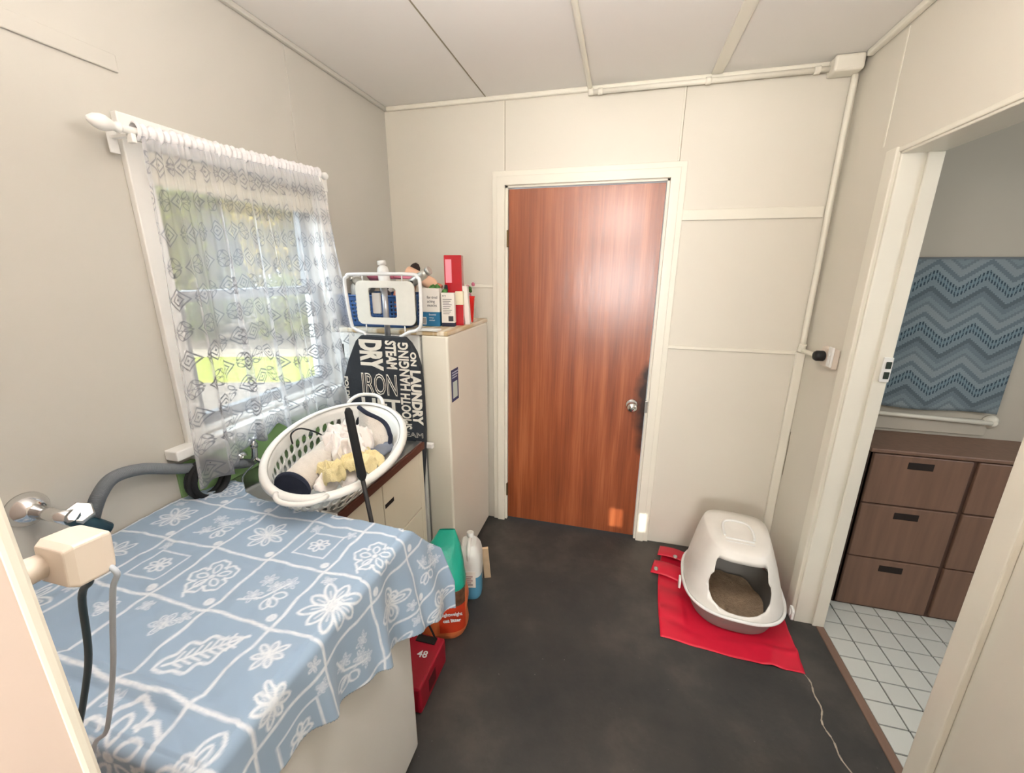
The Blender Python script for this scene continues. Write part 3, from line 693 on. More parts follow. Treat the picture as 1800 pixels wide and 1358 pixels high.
# crumpled clothes
def crumple(name, label, c, rx, ry, h, m, seed, cat, amp=.02, fr_=9, rot=0, tilt=(0, 0)):
    rs = Vector((seed*3.1, seed*1.7, seed)); n = 120; nr = 50
    def f(i, j):
        th = 2*PI*i/n; v = j/(nr-1); rad = math.sin(v*PI/2)**.8
        wob = 1+.25*math.sin(2*th+seed)+.12*math.sin(5*th+seed*2)
        x, y = rx*rad*wob*math.cos(th), ry*rad*wob*math.sin(th); z = h*math.cos(v*PI/2)**.7
        q = noise.noise(Vector((x*fr_*3, y*fr_*3, z*fr_*2))+rs); rid = 1-abs(noise.noise(Vector((x*fr_*1.6, y*fr_*1.6, 0))+rs)*2.2)
        rid2 = 1-abs(noise.noise(Vector((x*fr_*4+y*fr_*2, y*fr_*2.2, 5))+rs)*2.4)
        z += amp*rid*(.4+.6*rad)-amp*.3+amp*.35*rid2; x += amp*.6*q; y += amp*.6*noise.noise(Vector((y*20, x*20, 1))+rs)
        X = x*math.cos(rot)-y*math.sin(rot); Y = x*math.sin(rot)+y*math.cos(rot)
        return Vector(c)+Vector((X, Y, z+tilt[0]*X+tilt[1]*Y))
    t = grido(name, n, nr, f, m, None, closed_u=True, solid=.002)
    return tag(t, label, cat)
crumple('white_shirt', 'crumpled white shirt in the middle of the laundry basket', (-.265, -1.175, .955), .060, .105, .085, WC, 2, 'shirt', .045, 12, rot=.3, tilt=(-.2, .1))
crumple('white_cloth', 'white cloth spread under the yellow face cloths in the basket', (-.235, -1.25, .925), .075, .10, .035, WC, 5, 'cloth', .025, 12, tilt=(-.1, .1))
crumple('yellow_face_cloth', 'pale yellow terry cloth bunched nearest the front handle of basket', (-.225, -1.330, .945), .045, .042, .05, YEL, 3, 'cloth', .025, 14)
crumple('yellow_face_cloth', 'pale yellow terry cloth folded against the right side of basket', (-.175, -1.24, .952), .05, .075, .045, YEL, 8, 'cloth', .025, 14, rot=-.3)
dc = grido('grey_garment', 20, 12, lambda i, j: Vector((lerp(-.20, -.17, i/19), lerp(-1.22, -1.08, i/19), .955))+Vector((.028*math.cos(j/11*PI), 0, .028*math.sin(j/11*PI)+.004*math.sin(i))), mat('grey_cloth', (118, 124, 136), .95), None, solid=.003)
tag(dc, 'grey garment tucked beside the white shirt in the basket', 'garment')
hg = tag(tubeo('wire_hanger', smooth_path([(-.49, -1.20, .99), (-.475, -1.215, 1.035), (-.46, -1.18, 1.045), (-.43, -1.12, 1.0), (-.42, -1.10, .95)], 5), .003, BLACK), 'black wire hanger bent over the left side of the basket', 'hanger')

# ================================================================ POLE LEANING
T_, B_p = Vector((-.093, -1.392, 1.225)), Vector((.008, -1.342, .0))
pl = thing('broom_handle', 'black metal pole with rubber grip leaning in front of the laundry basket', 'pole', B_p)
d_ = (B_p-T_)
tubeo('shaft', [T_+d_*.17, B_p], .0068, BLACK, pl, n=12)
tubeo('grip', [T_, T_+d_*.008, T_+d_*.03, T_+d_*.13, T_+d_*.175, T_+d_*.185], [.006, .011, .0125, .0125, .014, .009], DARKRUB, pl, n=16)

# ================================================================ IRONING BOARD
ib = thing('ironing_board', 'folded ironing board with black lettered cover standing beside the fridge', 'ironing board', (-.40, -.715, 0))
CV = mat('charcoal_cover', (44, 48, 54), .85, bump=.2, bscale=90); LT = mat('cream_lettering', (222, 216, 204), .85)
YB = -.722
ol = []
def bl(z):  # half-outline left/right x at z
    zz = [.10, .14, .22, .40, .65, .90, 1.10, 1.20, 1.26, 1.30, 1.325]
    L = [-.46, -.50, -.53, -.565, -.59, -.60, -.59, -.555, -.525, -.503, -.475]
    R = [-.39, -.34, -.30, -.245, -.205, -.187, -.187, -.195, -.212, -.235, -.262]
    return interp(z, zz, L), interp(z, zz, R)
zs = [.10, .12, .16, .22, .30, .40, .55, .75, .90, 1.05, 1.12, 1.17, 1.20, 1.23, 1.26, 1.28, 1.30, 1.315, 1.325]
ol = [(bl(z)[1], z) for z in zs]+[(bl(z)[0], z) for z in zs[::-1]]
MI = Mx((0, YB, 0), (1, 0, 0), (0, 0, 1))
prism('padded_cover', ol, MI, .028, CV, ib, bevel=.008, bseg=3)    # z of MI points to -y
FY = YB-.0285
def onb(x, z): return Vector((x, FY, z))
def down(body, x0, x1, z0, z1, **k):   # reading downwards, filling x0..x1, z0..z1
    return text(body, .1, Mx((x0, FY, z1), (0, 0, -1), (1, 0, 0)), LT, ib, fit=(z1-z0, x1-x0), **k)
def upw(body, x0, x1, z0, z1, **k):    # reading upwards
    return text(body, .1, Mx((x1, FY, z0), (0, 0, 1), (-1, 0, 0)), LT, ib, fit=(z1-z0, x1-x0), **k)
def flat(body, x0, x1, z0, z1, **k):
    return text(body, .1, Mx((x0, FY, z0), (1, 0, 0), (0, 0, 1)), LT, ib, fit=(x1-x0, z1-z0), **k)
down('DRY', -.487, -.372, 1.168, 1.308, bold=.006)
down('STEAM', -.356, -.302, 1.180, 1.308, bold=.004)
upw('HANGING', -.294, -.243, 1.085, 1.302, bold=.003)
flat('IRON', -.490, -.310, 1.052, 1.155, outline=.0022)
flat('LIFT', -.500, -.300, .975, 1.036, bold=.003)
upw('SMOOTH', -.296, -.248, .900, 1.070, bold=.003)
down('ON', -.236, -.207, 1.200, 1.262, bold=.004)
down('LAUNDRY', -.242, -.190, .925, 1.180, bold=.005)
flat('STEAM', -.335, -.195, .862, .886, outline=.0012)
flat('DRYING', -.330, -.225, .905-.012, .905+.012, bold=.004) if False else flat('KING', -.300, -.235, .895-.002, .925, bold=.004) if False else None
down('FOLDING', -.582, -.562, .97, 1.13, bold=.003)
for k, z in enumerate((.74, .66, .60, .52, .40)): flat('IRON', -.300, -.222, z-.04, z, bold=.003)
# board pan + legs behind
prism('board_pan', [(x*1.0+(-.40-x)*.04, z*.985+.01) for x, z in ol], Mx((0, YB+.010, 0), (1, 0, 0), (0, 0, 1)), .010, WHITE, ib)
RT = mat('white_tube', (220, 222, 222), .35)
for x, lx in ((-.622, -.60), (-.30, -.33)):
    tubeo('leg', smooth_path([(x, -.692, 1.27), (x+.0, -.692, 1.0), (lx, -.69, .5), (lx, -.69, .02)], 5), .0095, BLACK if x < -.5 else RT, ib, n=10)
tubeo('leg_foot', [(-.62, -.69, .012), (-.31, -.69, .012)], .011, BLACK, ib)
box('rest_hook', -.215, -.165, -.725, -.70, .80, .825, PLAST, ib, bevel=.004)
# iron rest
IY = -.728
fp = [(-.470, 1.335), (-.515, 1.350), (-.532, 1.385), (-.545, 1.55), (-.530, 1.578), (-.50, 1.588), (-.23, 1.590), (-.195, 1.578), (-.182, 1.55), (-.186, 1.395), (-.205, 1.358), (-.245, 1.345), (-.285, 1.325)]
irt = tubeo('iron_rest_frame', [(-.45, IY, 1.300)]+smooth_path([(x, IY, z) for x, z in fp], 6)+[(-.31, IY, 1.300)], .0075, RT, ib, n=10)
plo = rrect(-.493, -.210, 1.374, 1.562, .03); plh = rrect(-.430, -.297, 1.405, 1.532, .012)
prism('rest_plate', plo, Mx((0, IY+.004, 0), (1, 0, 0), (0, 0, 1)), .008, mat('off_white_plate', (212, 212, 204), .4, var=.03, vscale=30), ib, holes=[plh], bevel=.001)
for x in (-.455, -.265):
    tubeo('rest_wire', [(x, IY, 1.372), (x, IY, 1.335)], .003, RT, ib, n=8); tubeo('rest_wire', [(x, IY, 1.560), (x, IY, 1.587)], .003, RT, ib, n=8)
tubeo('center_stem', [(-.365, IY+.022, 1.31), (-.365, IY+.022, 1.535)], .013, mat('grey_tube', (170, 172, 176), .3, metal=.6), ib, n=14)
box('stem_block', -.425, -.385, IY+.012, IY+.026, 1.42, 1.51, mat('grey_bracket', (196, 194, 190), .4), ib, bevel=.004)

# ================================================================ THINGS ON THE FRIDGE
FT = 1.3435
BLUE = mat('blue_plastic', (44, 82, 136), .4)
bb = thing('storage_basket', 'blue perforated plastic basket on top of fridge behind ironing rest', 'basket', (-.5, -.42, FT))
bx0, bx1, by0, by1, bh = -.690, -.315, -.615, -.27, .145
per = []
rr = rrect(bx0, bx1, by0, by1, .03, 4)
L_ = [0]
for i in range(len(rr)): a, b = rr[i], rr[(i+1) % len(rr)]; L_.append(L_[-1]+math.dist(a, b))
def per_pt(s):
    s = (s % 1.0)*L_[-1]; k = max(i for i in range(len(rr)) if L_[i] <= s+1e-9); a, b = rr[k], rr[(k+1) % len(rr)]; t = (s-L_[k])/max(1e-9, (L_[k+1]-L_[k])); return lerp(a[0], b[0], t), lerp(a[1], b[1], t)
NB = 72
def bbf(u, v):
    x, y = per_pt(u/NB); t = v/8; k = lerp(.93, 1.0, t); cx, cy = (bx0+bx1)/2, (by0+by1)/2; return Vector((cx+(x-cx)*k, cy+(y-cy)*k, FT+.001+bh*t))
perforated('basket_wall', NB, 8, bbf, lambda i, j: 1 <= j <= 6, BLUE, bb, .002, fx=.55, fy=.55)
b = bmesh.new(); b.faces.new([b.verts.new(bbf(i, 0)) for i in range(NB)]); fin('basket_base', b, BLUE, bb, solid=.002)
tubeo('rim', [bbf(i, 8) for i in range(NB)], .005, BLUE, bb, closed=True, n=6)
def bottle(label, p, axis, L, r, m, mcap, name='bottle', cat='bottle', cap=True, capr=.6):
    a = Vector(axis).normalized(); t = thing(name, label, cat, p)
    latheo('bottle_body', [(r*.9, 0), (r, .006), (r, L*.72), (r*.85, L*.80), (r*.45, L*.86), (r*.42, L*.90)], p, m, t, axis=a, n=20)
    if cap: latheo('cap', [(r*capr, 0), (r*capr, L*.12), (r*capr*.85, L*.14)], Vector(p)+a*L*.875, mcap, t, axis=a, n=16)
    return t
def tubebox(label, c, ax, L, w, h, m, name='tube', cat='tube', mc=None):
    a = Vector(ax).normalized(); t = thing(name, label, cat, c)
    def f(i, j):
        th = 2*PI*i/20; v = j/9; fl = v; rw = lerp(h, w, fl); rh = lerp(h, .003, fl**1.4)
        u, q, _ = frame_from(a); 
        if abs(u.z) > abs(q.z): u, q = q, u
        return Vector(c)+a*(L*v)+u*(rw*math.cos(th))+q*(rh*math.sin(th))
    grido('tube_body', 20, 10, f, m, t, closed_u=True)
    latheo('cap', [(h*.95, -.03), (h, -.028), (h, .0)], c, mc or PLAST, t, axis=a, n=16)
    return t
SILV = mat('silver_can', (196, 196, 190), .3, metal=.7); CLEAR = mat('frosted_plastic', (206, 212, 212), .25, var=.03); SKIN = mat('skin_tone_plastic', (226, 182, 152), .45); PINK = mat('pink_plastic', (196, 112, 134), .4); GRN = mat('leaf_green_plastic', (64, 118, 52), .45); RED = mat('red_gloss_card', (176, 22, 34), .22, coat=.4); DGR = mat('dark_green', (60, 80, 58), .5)
bottle('frosted spray bottle upright at the left end of blue basket', (-.640, -.50, 1.355), (-.02, 0, 1), .225, .032, CLEAR, PLAST)
bottle('silver aerosol can lying across top left of blue basket', (-.545, -.515, 1.515), (-1, .0, .45), .13, .022, SILV, SILV)
bottle('small jar with dark green lid at the back left of basket', (-.60, -.33, 1.50), (0, 0, 1), .115, .020, CLEAR, DGR, name='jar', cat='jar', capr=.95)
bottle('white bottle with ribbed white cap standing highest in basket', (-.478, -.50, 1.50), (-.12, 0, 1), .15, .028, PLAST, PLAST, capr=.75)
tubebox('pink squeeze tube lying in the basket, left of the white bottle', (-.515, -.46, 1.575), (-1, .1, -.1), .09, .024, .016, PINK)
tubebox('pink squeeze tube lying in the basket, right of the white bottle', (-.45, -.46, 1.580), (1, .05, .02), .10, .024, .016, PINK, mc=PINK)
t = thing('hair_brush', 'dark brush head sticking up out of basket', 'brush', (-.405, -.40, 1.42))
tubeo('brush_handle', [(-.40, -.40, 1.45), (-.355, -.40, 1.60)], .008, SKIN, t)
latheo('brush_head', [(.008, 0), (.02, .012), (.026, .03), (.02, .045), (.006, .05)], (-.352, -.40, 1.597), mat('dark_bristles', (48, 38, 34), .9, bump=.5), t, axis=(-.5, 0, .6), n=16, sy=.8)
bottle('skin coloured bottle lying at an angle on the right of basket', (-.40, -.43, 1.60), (1, .08, -.45), .19, .03, SKIN, mat('rose_cap', (196, 120, 100), .5))
bottle('silver can with pale end leaning right over the basket edge', (-.33, -.53, 1.545), (.85, -.12, .5), .125, .021, SILV, SILV, capr=.95)
t = thing('green_grips', 'bunch of leaf green plastic grips behind medicine boxes', 'grips', (-.26, -.44, 1.5))
for k in range(7):
    a = k*.9; latheo('grip', [(.003, 0), (.012, .008), (.014, .02), (.006, .034)], (-.285+.013*k, -.45+.008*math.sin(k*2.3), 1.50+.012*math.sin(k*1.7)), GRN, t, axis=(math.cos(a), .2*math.sin(a), .8), n=10)
bottle('dark glass bottle in the basket seen through ironing rest', (-.31, -.585, 1.357), (.0, 0, 1), .20, .030, mat('dark_bottle', (24, 34, 38), .2), BLACK)
bottle('orange tinted bottle in the basket behind the rest stem', (-.385, -.56, 1.357), (.05, 0, 1), .19, .026, mat('copper_bottle', (188, 110, 78), .35), SKIN)
bottle('charcoal bottle at the centre of the basket', (-.45, -.56, 1.357), (.0, 0, 1), .185, .028, mat('charcoal_bottle', (52, 50, 54), .35), BLACK)
# cartons
CARDW = mat('white_card', (226, 222, 214), .6); CARDB = mat('blue_card', (38, 108, 148), .5); INK = mat('dark_ink', (62, 62, 66), .7); CARDN = mat('navy_card', (32, 36, 58), .5); INKW = mat('white_ink', (226, 232, 236), .6); INKN = INK
cx = thing('medicine_carton', 'white and blue upright carton for tired aching muscles on fridge top', 'carton', (-.25, -.475, FT))
Mr = Matrix.Translation((-.250, -.495, FT)) @ Matrix.Rotation(.12, 4, 'Z')
box('carton_upper', -.045, .045, 0, .045, .068, .180, CARDW, cx, M=Mr, bevel=.001)
box('carton_lower', -.045, .045, 0, .045, .0, .068, CARDB, cx, M=Mr, bevel=.001)
def lab(body, size, x, z, m, par, Mr, sx=.9, y=-.0006):
    M = Mr @ Mx((x, y, z), (1, 0, 0), (0, 0, 1)); return text(body, size, M, m, par, sx, depth=.0002)
for k, s in enumerate(('for tired', 'aching', 'muscles')): lab(s, .019, -.016, .132-.019*k, INK, cx, Mr, .8)
lab('Essential', .013, -.010, .052, INKW, cx, Mr, .8); lab('wellness', .009, -.010, .038, INKW, cx, Mr, .8); lab('relief bath', .009, -.010, .026, INKW, cx, Mr, .8)
box('barcode', -.042, -.024, -.001, 0, .008, .044, CARDW, cx, M=Mr)
for k in range(6): box('barcode_bar', -.040+.0026*k, -.0388+.0026*k, -.0016, -.001, .012, .040, INK, cx, M=Mr)
c2 = thing('medicine_carton', 'narrow white carton with navy foot right of blue carton', 'carton', (-.16, -.47, FT))
Mr2 = Matrix.Translation((-.166, -.482, FT)) @ Matrix.Rotation(.15, 4, 'Z')
box('carton_upper', -.032, .032, 0, .03, .018, .160, CARDW, c2, M=Mr2, bevel=.001); box('carton_lower', -.032, .032, 0, .03, 0, .018, CARDN, c2, M=Mr2, bevel=.001)
for k in range(9): box('printed_line', -.024, .020-.006*(k % 3), -.0008, 0, .128-.0085*k, .1305-.0085*k, INK, c2, M=Mr2)
lab('ery', .016, -.026, .142, INK, c2, Mr2, .9)
box('barcode', .002, .026, -.0012, 0, .026, .050, INK, c2, M=Mr2)
rb = thing('tall_red_carton', 'tall glossy red carton standing highest on the fridge', 'carton', (-.17, -.39, FT))
Mr3 = Matrix.Translation((-.17, -.385, FT)) @ Matrix.Rotation(.18, 4, 'Z')
box('carton', -.043, .043, -.02, .035, 0, .335, RED, rb, M=Mr3, bevel=.003)
box('clear_window', -.036, -.006, -.0212, -.02, .205, .315, mat('pink_film', (236, 150, 165), .12, coat=.5), rb, M=Mr3)
r2 = thing('small_red_carton', 'red and white carton beside the narrow white carton', 'carton', (-.12, -.43, FT))
Mr4 = Matrix.Translation((-.128, -.425, FT)) @ Matrix.Rotation(.2, 4, 'Z')
box('carton_lower', -.02, .018, 0, .04, 0, .10, RED, r2, M=Mr4, bevel=.001); box('carton_upper', -.02, .018, 0, .04, .10, .165, mat('cream_card', (222, 214, 186), .6), r2, M=Mr4, bevel=.001)
bk2 = latheo('black_marker', [(.009, 0), (.009, .18), (.007, .195)], (-.192, -.435, FT+.001), BLACK, n=14, smooth=True); tag(bk2, 'black marker tube standing upright before the red carton', 'marker')
t = tag(box('white_leaflet', -.012, .012, 0, .05, 0, .19, CARDW, None, M=Matrix.Translation((-.103+.0, -.385, FT)) @ Matrix.Rotation(.2, 4, 'Z') @ Matrix.Rotation(-.06, 4, 'Y'), bevel=.001), 'slim white printed box leaning right of the red cartons', 'box')
rc = thing('red_cup', 'translucent red plastic tumbler at the right edge of fridge top', 'cup', (-.135, -.27, FT))
latheo('cup_body', [(.026, .0), (.027, .002), (.036, .125), (.038, .128), (.038, .133), (.034, .131), (.025, .006)], (-.142, -.27, FT), mat('red_translucent', (214, 40, 34), .25), rc, n=22)
gb = thing('dried_posy', 'small posy of dried green and pink flowers behind the red cartons', 'flowers', (-.18, -.21, FT))
tubeo('stems', [(-.185, -.21, FT), (-.17, -.21, 1.48)], .004, DGR, gb, n=6)
for k in range(9):
    a = k*2.4; r = .005+.0025*k
    latheo('flower', [(.002, 0), (.010, .005), (.011, .014), (.004, .019)], (-.168+r*math.cos(a), -.21+r*math.sin(a), 1.475+.007*k), GRN if k % 2 else PINK, gb, axis=(math.cos(a), math.sin(a), .6), n=8)

# ================================================================ WASHING MACHINE AND CLOTH
WX0, WX1, WYn, WYf, WT = -.60, .075, -2.035, -1.425, .872
wm = thing('washing_machine', 'white washing machine under the blue flowered cloth', 'washing machine', (-.26, -1.73, 0))
box('cabinet_body', WX0, WX1, WYn, WYf, .025, .845, WHITE, wm, bevel=.012, bseg=3)
box('lid', WX0+.004, WX1-.004, WYn+.004, WYf-.004, .846, WT, WHITE, wm, bevel=.012, bseg=3)
for x in (WX0+.06, WX1-.06):
    for y in (WYn+.06, WYf-.06): latheo('foot', [(.022, 0), (.022, .012), (.012, .03)], (x, y, 0), BLACK, wm, n=12)

# ---- print of the cloth, drawn as strokes
CRS = .0028
CX0, CX1, CY0, CY1 = -.705, .53, -2.33, -1.30
nx, ny = int((CX1-CX0)/CRS), int((CY1-CY0)/CRS)
INKF = np.zeros((ny, nx), np.float32); gx = CX0+np.arange(nx)*CRS; gy = CY0+np.arange(ny)*CRS
def stroke(P, w, val=1.0):
    P = np.asarray(P, float)
    for a, b in zip(P[:-1], P[1:]):
        x0, x1 = min(a[0], b[0])-w*2, max(a[0], b[0])+w*2; y0, y1 = min(a[1], b[1])-w*2, max(a[1], b[1])+w*2
        i0, i1 = max(0, int((x0-CX0)/CRS)), min(nx, int((x1-CX0)/CRS)+2); j0, j1 = max(0, int((y0-CY0)/CRS)), min(ny, int((y1-CY0)/CRS)+2)
        if i0 >= i1 or j0 >= j1: continue
        X, Y = np.meshgrid(gx[i0:i1], gy[j0:j1]); d = b-a; L = (d@d)+1e-12
        t = np.clip(((X-a[0])*d[0]+(Y-a[1])*d[1])/L, 0, 1); D = np.hypot(X-a[0]-t*d[0], Y-a[1]-t*d[1])
        v = np.clip((w-D)/CRS+.5, 0, 1)*val; INKF[j0:j1, i0:i1] = np.maximum(INKF[j0:j1, i0:i1], v)
def petal(c, a, r0, r1, wd, w, heart=False):
    t = np.linspace(0, 1, 13); 
    up = wd*1.12*np.clip(np.sin(PI*t**1.15), 0, 1)**.62; L = r0+(r1-r0)*t
    P = np.concatenate([np.stack([L, up], 1), np.stack([L[::-1], -up[::-1]], 1)])
    ca, sa = math.cos(a), math.sin(a); stroke(np.stack([c[0]+P[:, 0]*ca-P[:, 1]*sa, c[1]+P[:, 0]*sa+P[:, 1]*ca], 1), w)
def blob(c, r):
    a = np.linspace(0, 2*PI, 9); stroke(np.stack([c[0]+r*.5*np.cos(a), c[1]+r*.5*np.sin(a)], 1), r*.6)
def daisy(c, s, n=8, a0=0.0, fill=False):
    for k in range(n): petal(c, a0+2*PI*k/n, .16*s, s*(1 if k % 2 else .86), s*.15, s*(.075 if fill else .045)); 
    for k in range(n): stroke([(c[0]+.3*s*math.cos(a0+2*PI*k/n), c[1]+.3*s*math.sin(a0+2*PI*k/n)), (c[0]+.6*s*math.cos(a0+2*PI*k/n), c[1]+.6*s*math.sin(a0+2*PI*k/n))], s*.03, .8)
    blob(c, .13*s)
def pansy(c, s, a0=0.0):
    for k in range(5):
        a = a0+2*PI*k/5+.3; th = np.linspace(-1.9, 1.9, 17); cx_, cy_ = c[0]+.58*s*math.cos(a), c[1]+.58*s*math.sin(a); r = .40*s*(1+.08*np.cos(th*6))
        stroke(np.stack([cx_+r*np.cos(th+a), cy_+r*np.sin(th+a)], 1), .052*s); petal(c, a, .2*s, .72*s, .13*s, .04*s)
    blob(c, .12*s); stroke([(c[0], c[1]-.2*s), (c[0]-.25*s, c[1]-1.05*s), (c[0]-.1*s, c[1]-1.2*s)], .05*s)
def leaf(c, s, a0=0.0):
    t = np.linspace(0, 1, 50); env = np.sin(PI*t**.85); lob = .46*s*env*(1+.2*np.sin(t*22))
    L = -s+2*s*t; ca, sa = math.cos(a0), math.sin(a0)
    for sg in (1, -1): P = np.stack([L, sg*lob], 1); stroke(np.stack([c[0]+P[:, 0]*ca-P[:, 1]*sa, c[1]+P[:, 0]*sa+P[:, 1]*ca], 1), .05*s)
    def g(p, q): return (c[0]+p*ca-q*sa, c[1]+p*sa+q*ca)
    stroke([g(-.8*s, 0), g(0, .04*s), g(1.15*s, 0)], .045*s)
    for k in range(-3, 4): stroke([g(k*.2*s, 0), g(k*.2*s+.22*s, .26*s)], .035*s); stroke([g(k*.2*s, 0), g(k*.2*s+.22*s, -.26*s)], .035*s)
def spray(c, s):
    for dx, dy in ((-.45, .45), (.5, .5), (-.35, -.4), (.1, .2)):
        daisy((c[0]+dx*s, c[1]+dy*s), .34*s, 6, dx)
    stroke([(c[0]-.7*s, c[1]-.7*s), (c[0], c[1]-.4*s), (c[0]+.3*s, c[1]+.1*s), (c[0]+.5*s, c[1]+.5*s)], .04*s)
    for a in (-.6, .4, -1.2): petal((c[0]+.25*s, c[1]-.25*s), a, .1*s, .6*s, .14*s, .035*s)
def framed(c, s):
    q = [(c[0]-s, c[1]-s), (c[0]+s, c[1]-.96*s), (c[0]+.97*s, c[1]+s), (c[0]-s, c[1]+.97*s), (c[0]-s, c[1]-s)]; stroke(q, .05*s)
    for k in range(7): petal(c, -.5+k*2*PI/7, .05*s, .58*s, .13*s, .055*s)
    blob(c, .16*s)
def bow(c, s, a0=0):
    for a, l in ((.6, 1), (-.6, 1), (2.5, .9), (-2.5, .9), (-1.57, .8), (1.57, .5)): petal(c, a+a0, .05*s, s*l, .2*s, .045*s); petal(c, a+a0, .2*s, s*l*.7, .08*s, .035*s)
def curl(c, s):
    bow(c, s*1.5, c[0]*9); return
    for sg in (1, -1):
        t = np.linspace(0, 4.6, 18); r = s*(1-t/6.5); stroke(np.stack([c[0]+sg*(s*.9-r*np.cos(t)*.8), c[1]+r*np.sin(t)*.8], 1), .14*s)
    petal(c, 1.57, 0, 1.3*s, .3*s, .12*s)
P0x, P0y, PC = -.192, -1.637, .1700
rn = random.Random(5)
for i in range(-4, 7):
    x = P0x+PC*i; ys = np.linspace(CY0, CY1, 40); stroke([(x+.003*math.sin(y*31+i)+.002*math.sin(y*70), y) for y in ys], .0038)
for j in range(-5, 4):
    y = P0y+PC*j; xs = np.linspace(CX0, CX1, 48); stroke([(x, y+.003*math.sin(x*29+j)+.002*math.sin(x*66)) for x in xs], .0038)
cells = {(-3, 0): 'd', (-2, 0): 's', (-1, 0): 'd', (0, 0): 'f', (1, 0): 'p', (2, 0): 'b', (3, 0): 'd', (-3, -1): 'd', (-2, -1): 'f', (-1, -1): 'p', (0, -1): 's', (1, -1): 'D', (2, -1): 's', (3, -1): 'f',
         (-3, -2): 'b', (-2, -2): 'c', (-1, -2): 'c', (0, -2): 'l', (1, -2): 'dd', (2, -2): 'f', (3, -2): 'b', (-3, -3): 'l', (-2, -3): 'b', (-1, -3): 'd', (0, -3): 'P', (1, -3): 'b', (2, -3): 'd',
         (-3, 1): 'p', (-2, 1): 'd', (-1, 1): 'b', (0, 1): 'l', (1, 1): 'd', (2, 1): 's', (3, 1): 'b', (-2, -4): 'f', (-1, -4): 's', (0, -4): 'D', (1, -4): 'p', (2, -4): 'l', (3, -3): 's'}
for (i, j), k in cells.items():
    c = (P0x+PC*(i+.5), P0y+PC*(j+.5))
    if k == 'd': daisy(c, .055, 8, i)
    elif k == 'D': daisy(c, .070, 9, .2)
    elif k == 'dd': daisy((c[0]-.035, c[1]+.03), .036, 7, 0, True); daisy((c[0]+.04, c[1]-.035), .038, 8, .3, True)
    elif k == 's': spray(c, .062)
    elif k == 'f': framed(c, .046)
    elif k == 'p': pansy(c, .056, .4)
    elif k == 'P': pansy((c[0]+.01, c[1]-.01), .085, .2)
    elif k == 'l': leaf(c, .072, .75)
    elif k == 'b': bow(c, .066, .8)
    elif k == 'c': curl((c[0]+.03, c[1]+.035), .020)
    if k in 'dspf': blob((c[0]+PC*.40, c[1]-PC*.38), .010)
    if (i+j) % 3 == 0: curl((c[0]-PC*.33, c[1]+PC*.36), .012)
    if (i*2+j) % 4 == 0: daisy((c[0]+PC*.34, c[1]+PC*.34), .018, 5, 0, True)

# ---- drape
TZ = WT+.006; ex, eyn, eyf = WX1+.004, WYn-.004, WYf+.006
rsd = Vector((4.2, 1.1, 0))
def hemx(y):   # flat extent in x where the cloth ends, by y
    return ex+interp(y, [-2.30, -2.15, -2.0, -1.9, -1.8, -1.7, -1.6, -1.5, -1.42, -1.36, -1.30], [.16, .16, .155, .165, .20, .25, .285, .315, .345, .40, .44])
verts = np.zeros((ny, nx, 3)); keep = np.ones((ny, nx), bool)
for j in range(ny):
    y = float(gy[j]); hx = hemx(y)
    for i in range(nx):
        x = float(gx[i]); 
        ox = max(0.0, x-ex); oy = max(0.0, eyn-y); 
        if x > hx+.001 or (oy > .205+.03*math.sin(x*9)) : keep[j, i] = False
        farlim = interp(x, [-.70, -.60, -.55, -.45, -.30, -.10], [-1.310, -1.325, -1.365, -1.392, -1.408, -1.418])
        if ox > 0: farlim = lerp(-1.424, -1.318, min(1, ox/.16))
        elif x > -.10: farlim = lerp(-1.418, -1.424, (x+.10)/.18)
        if y > farlim: keep[j, i] = False
        px, py, pz = min(x, ex), max(y, eyn), TZ
        L = math.hypot(ox, oy)
        if L > 0:
            R_ = .018; arc_ = R_*PI/2
            if L < arc_: out, dn = R_*math.sin(L/R_), R_*(1-math.cos(L/R_))
            else: out, dn = R_, R_+(L-arc_)
            dx, dy = ox/L, -oy/L
            s = y*1.0 + x*.0
            w = min(1, dn/.30)
            fold = w*(.020+.017*math.sin(y*34+.8)+.012*math.sin(y*59+2.0)) if ox > 0 else w*(.02+.012*math.sin(x*30))
            farq = max(0, min(1, (y+1.50)/.16)) if ox > 0 else 0
            out += max(-.005, fold)+farq*w*.055
            px += dx*out; py += dy*out; pz -= dn*(1-.06*farq)
            if ox > 0: py += w*.012*math.cos(y*34+.8)+farq*w*.03
        else:
            # gentle creases of the cloth on the lid
            pz += .0025*(1+noise.noise(Vector((x*5, y*9, 0))+rsd))+.010*max(0, .3-abs(noise.noise(Vector((x*5+y*9, y*2-x*4, 3)))))+.008*max(0, .2-abs(noise.noise(Vector((x*3-y*8, y*5+x*5, 9)))))+.002*noise.noise(Vector((x*30, y*22, 7)))
        # far edge slides onto the bench lip
        if y > eyf and ox == 0: pz -= min(.012, (y-eyf)*.35)
        if x < -.42 and y > -1.40: pz += .020*max(0, (y+1.40)/.09)*max(0, 1-abs(x+.56)/.14)+.0
        # near flap folded over itself
        if oy == 0 and y < -1.955 and x < .02: pz += .010*math.sin(min(1, (-1.955-y)/.04)*PI)*min(1, (.02-x)/.05)
        verts[j, i] = (px, py, pz)
idx = -np.ones((ny, nx), int); idx[keep] = np.arange(keep.sum())
q = keep[:-1, :-1] & keep[1:, :-1] & keep[:-1, 1:] & keep[1:, 1:]
jj, ii = np.nonzero(q)
faces = np.stack([idx[jj, ii], idx[jj, ii+1], idx[jj+1, ii+1], idx[jj+1, ii]], 1)
me = bpy.data.meshes.new('flowered_cloth'); me.from_pydata(verts[keep].tolist(), [], faces.tolist())
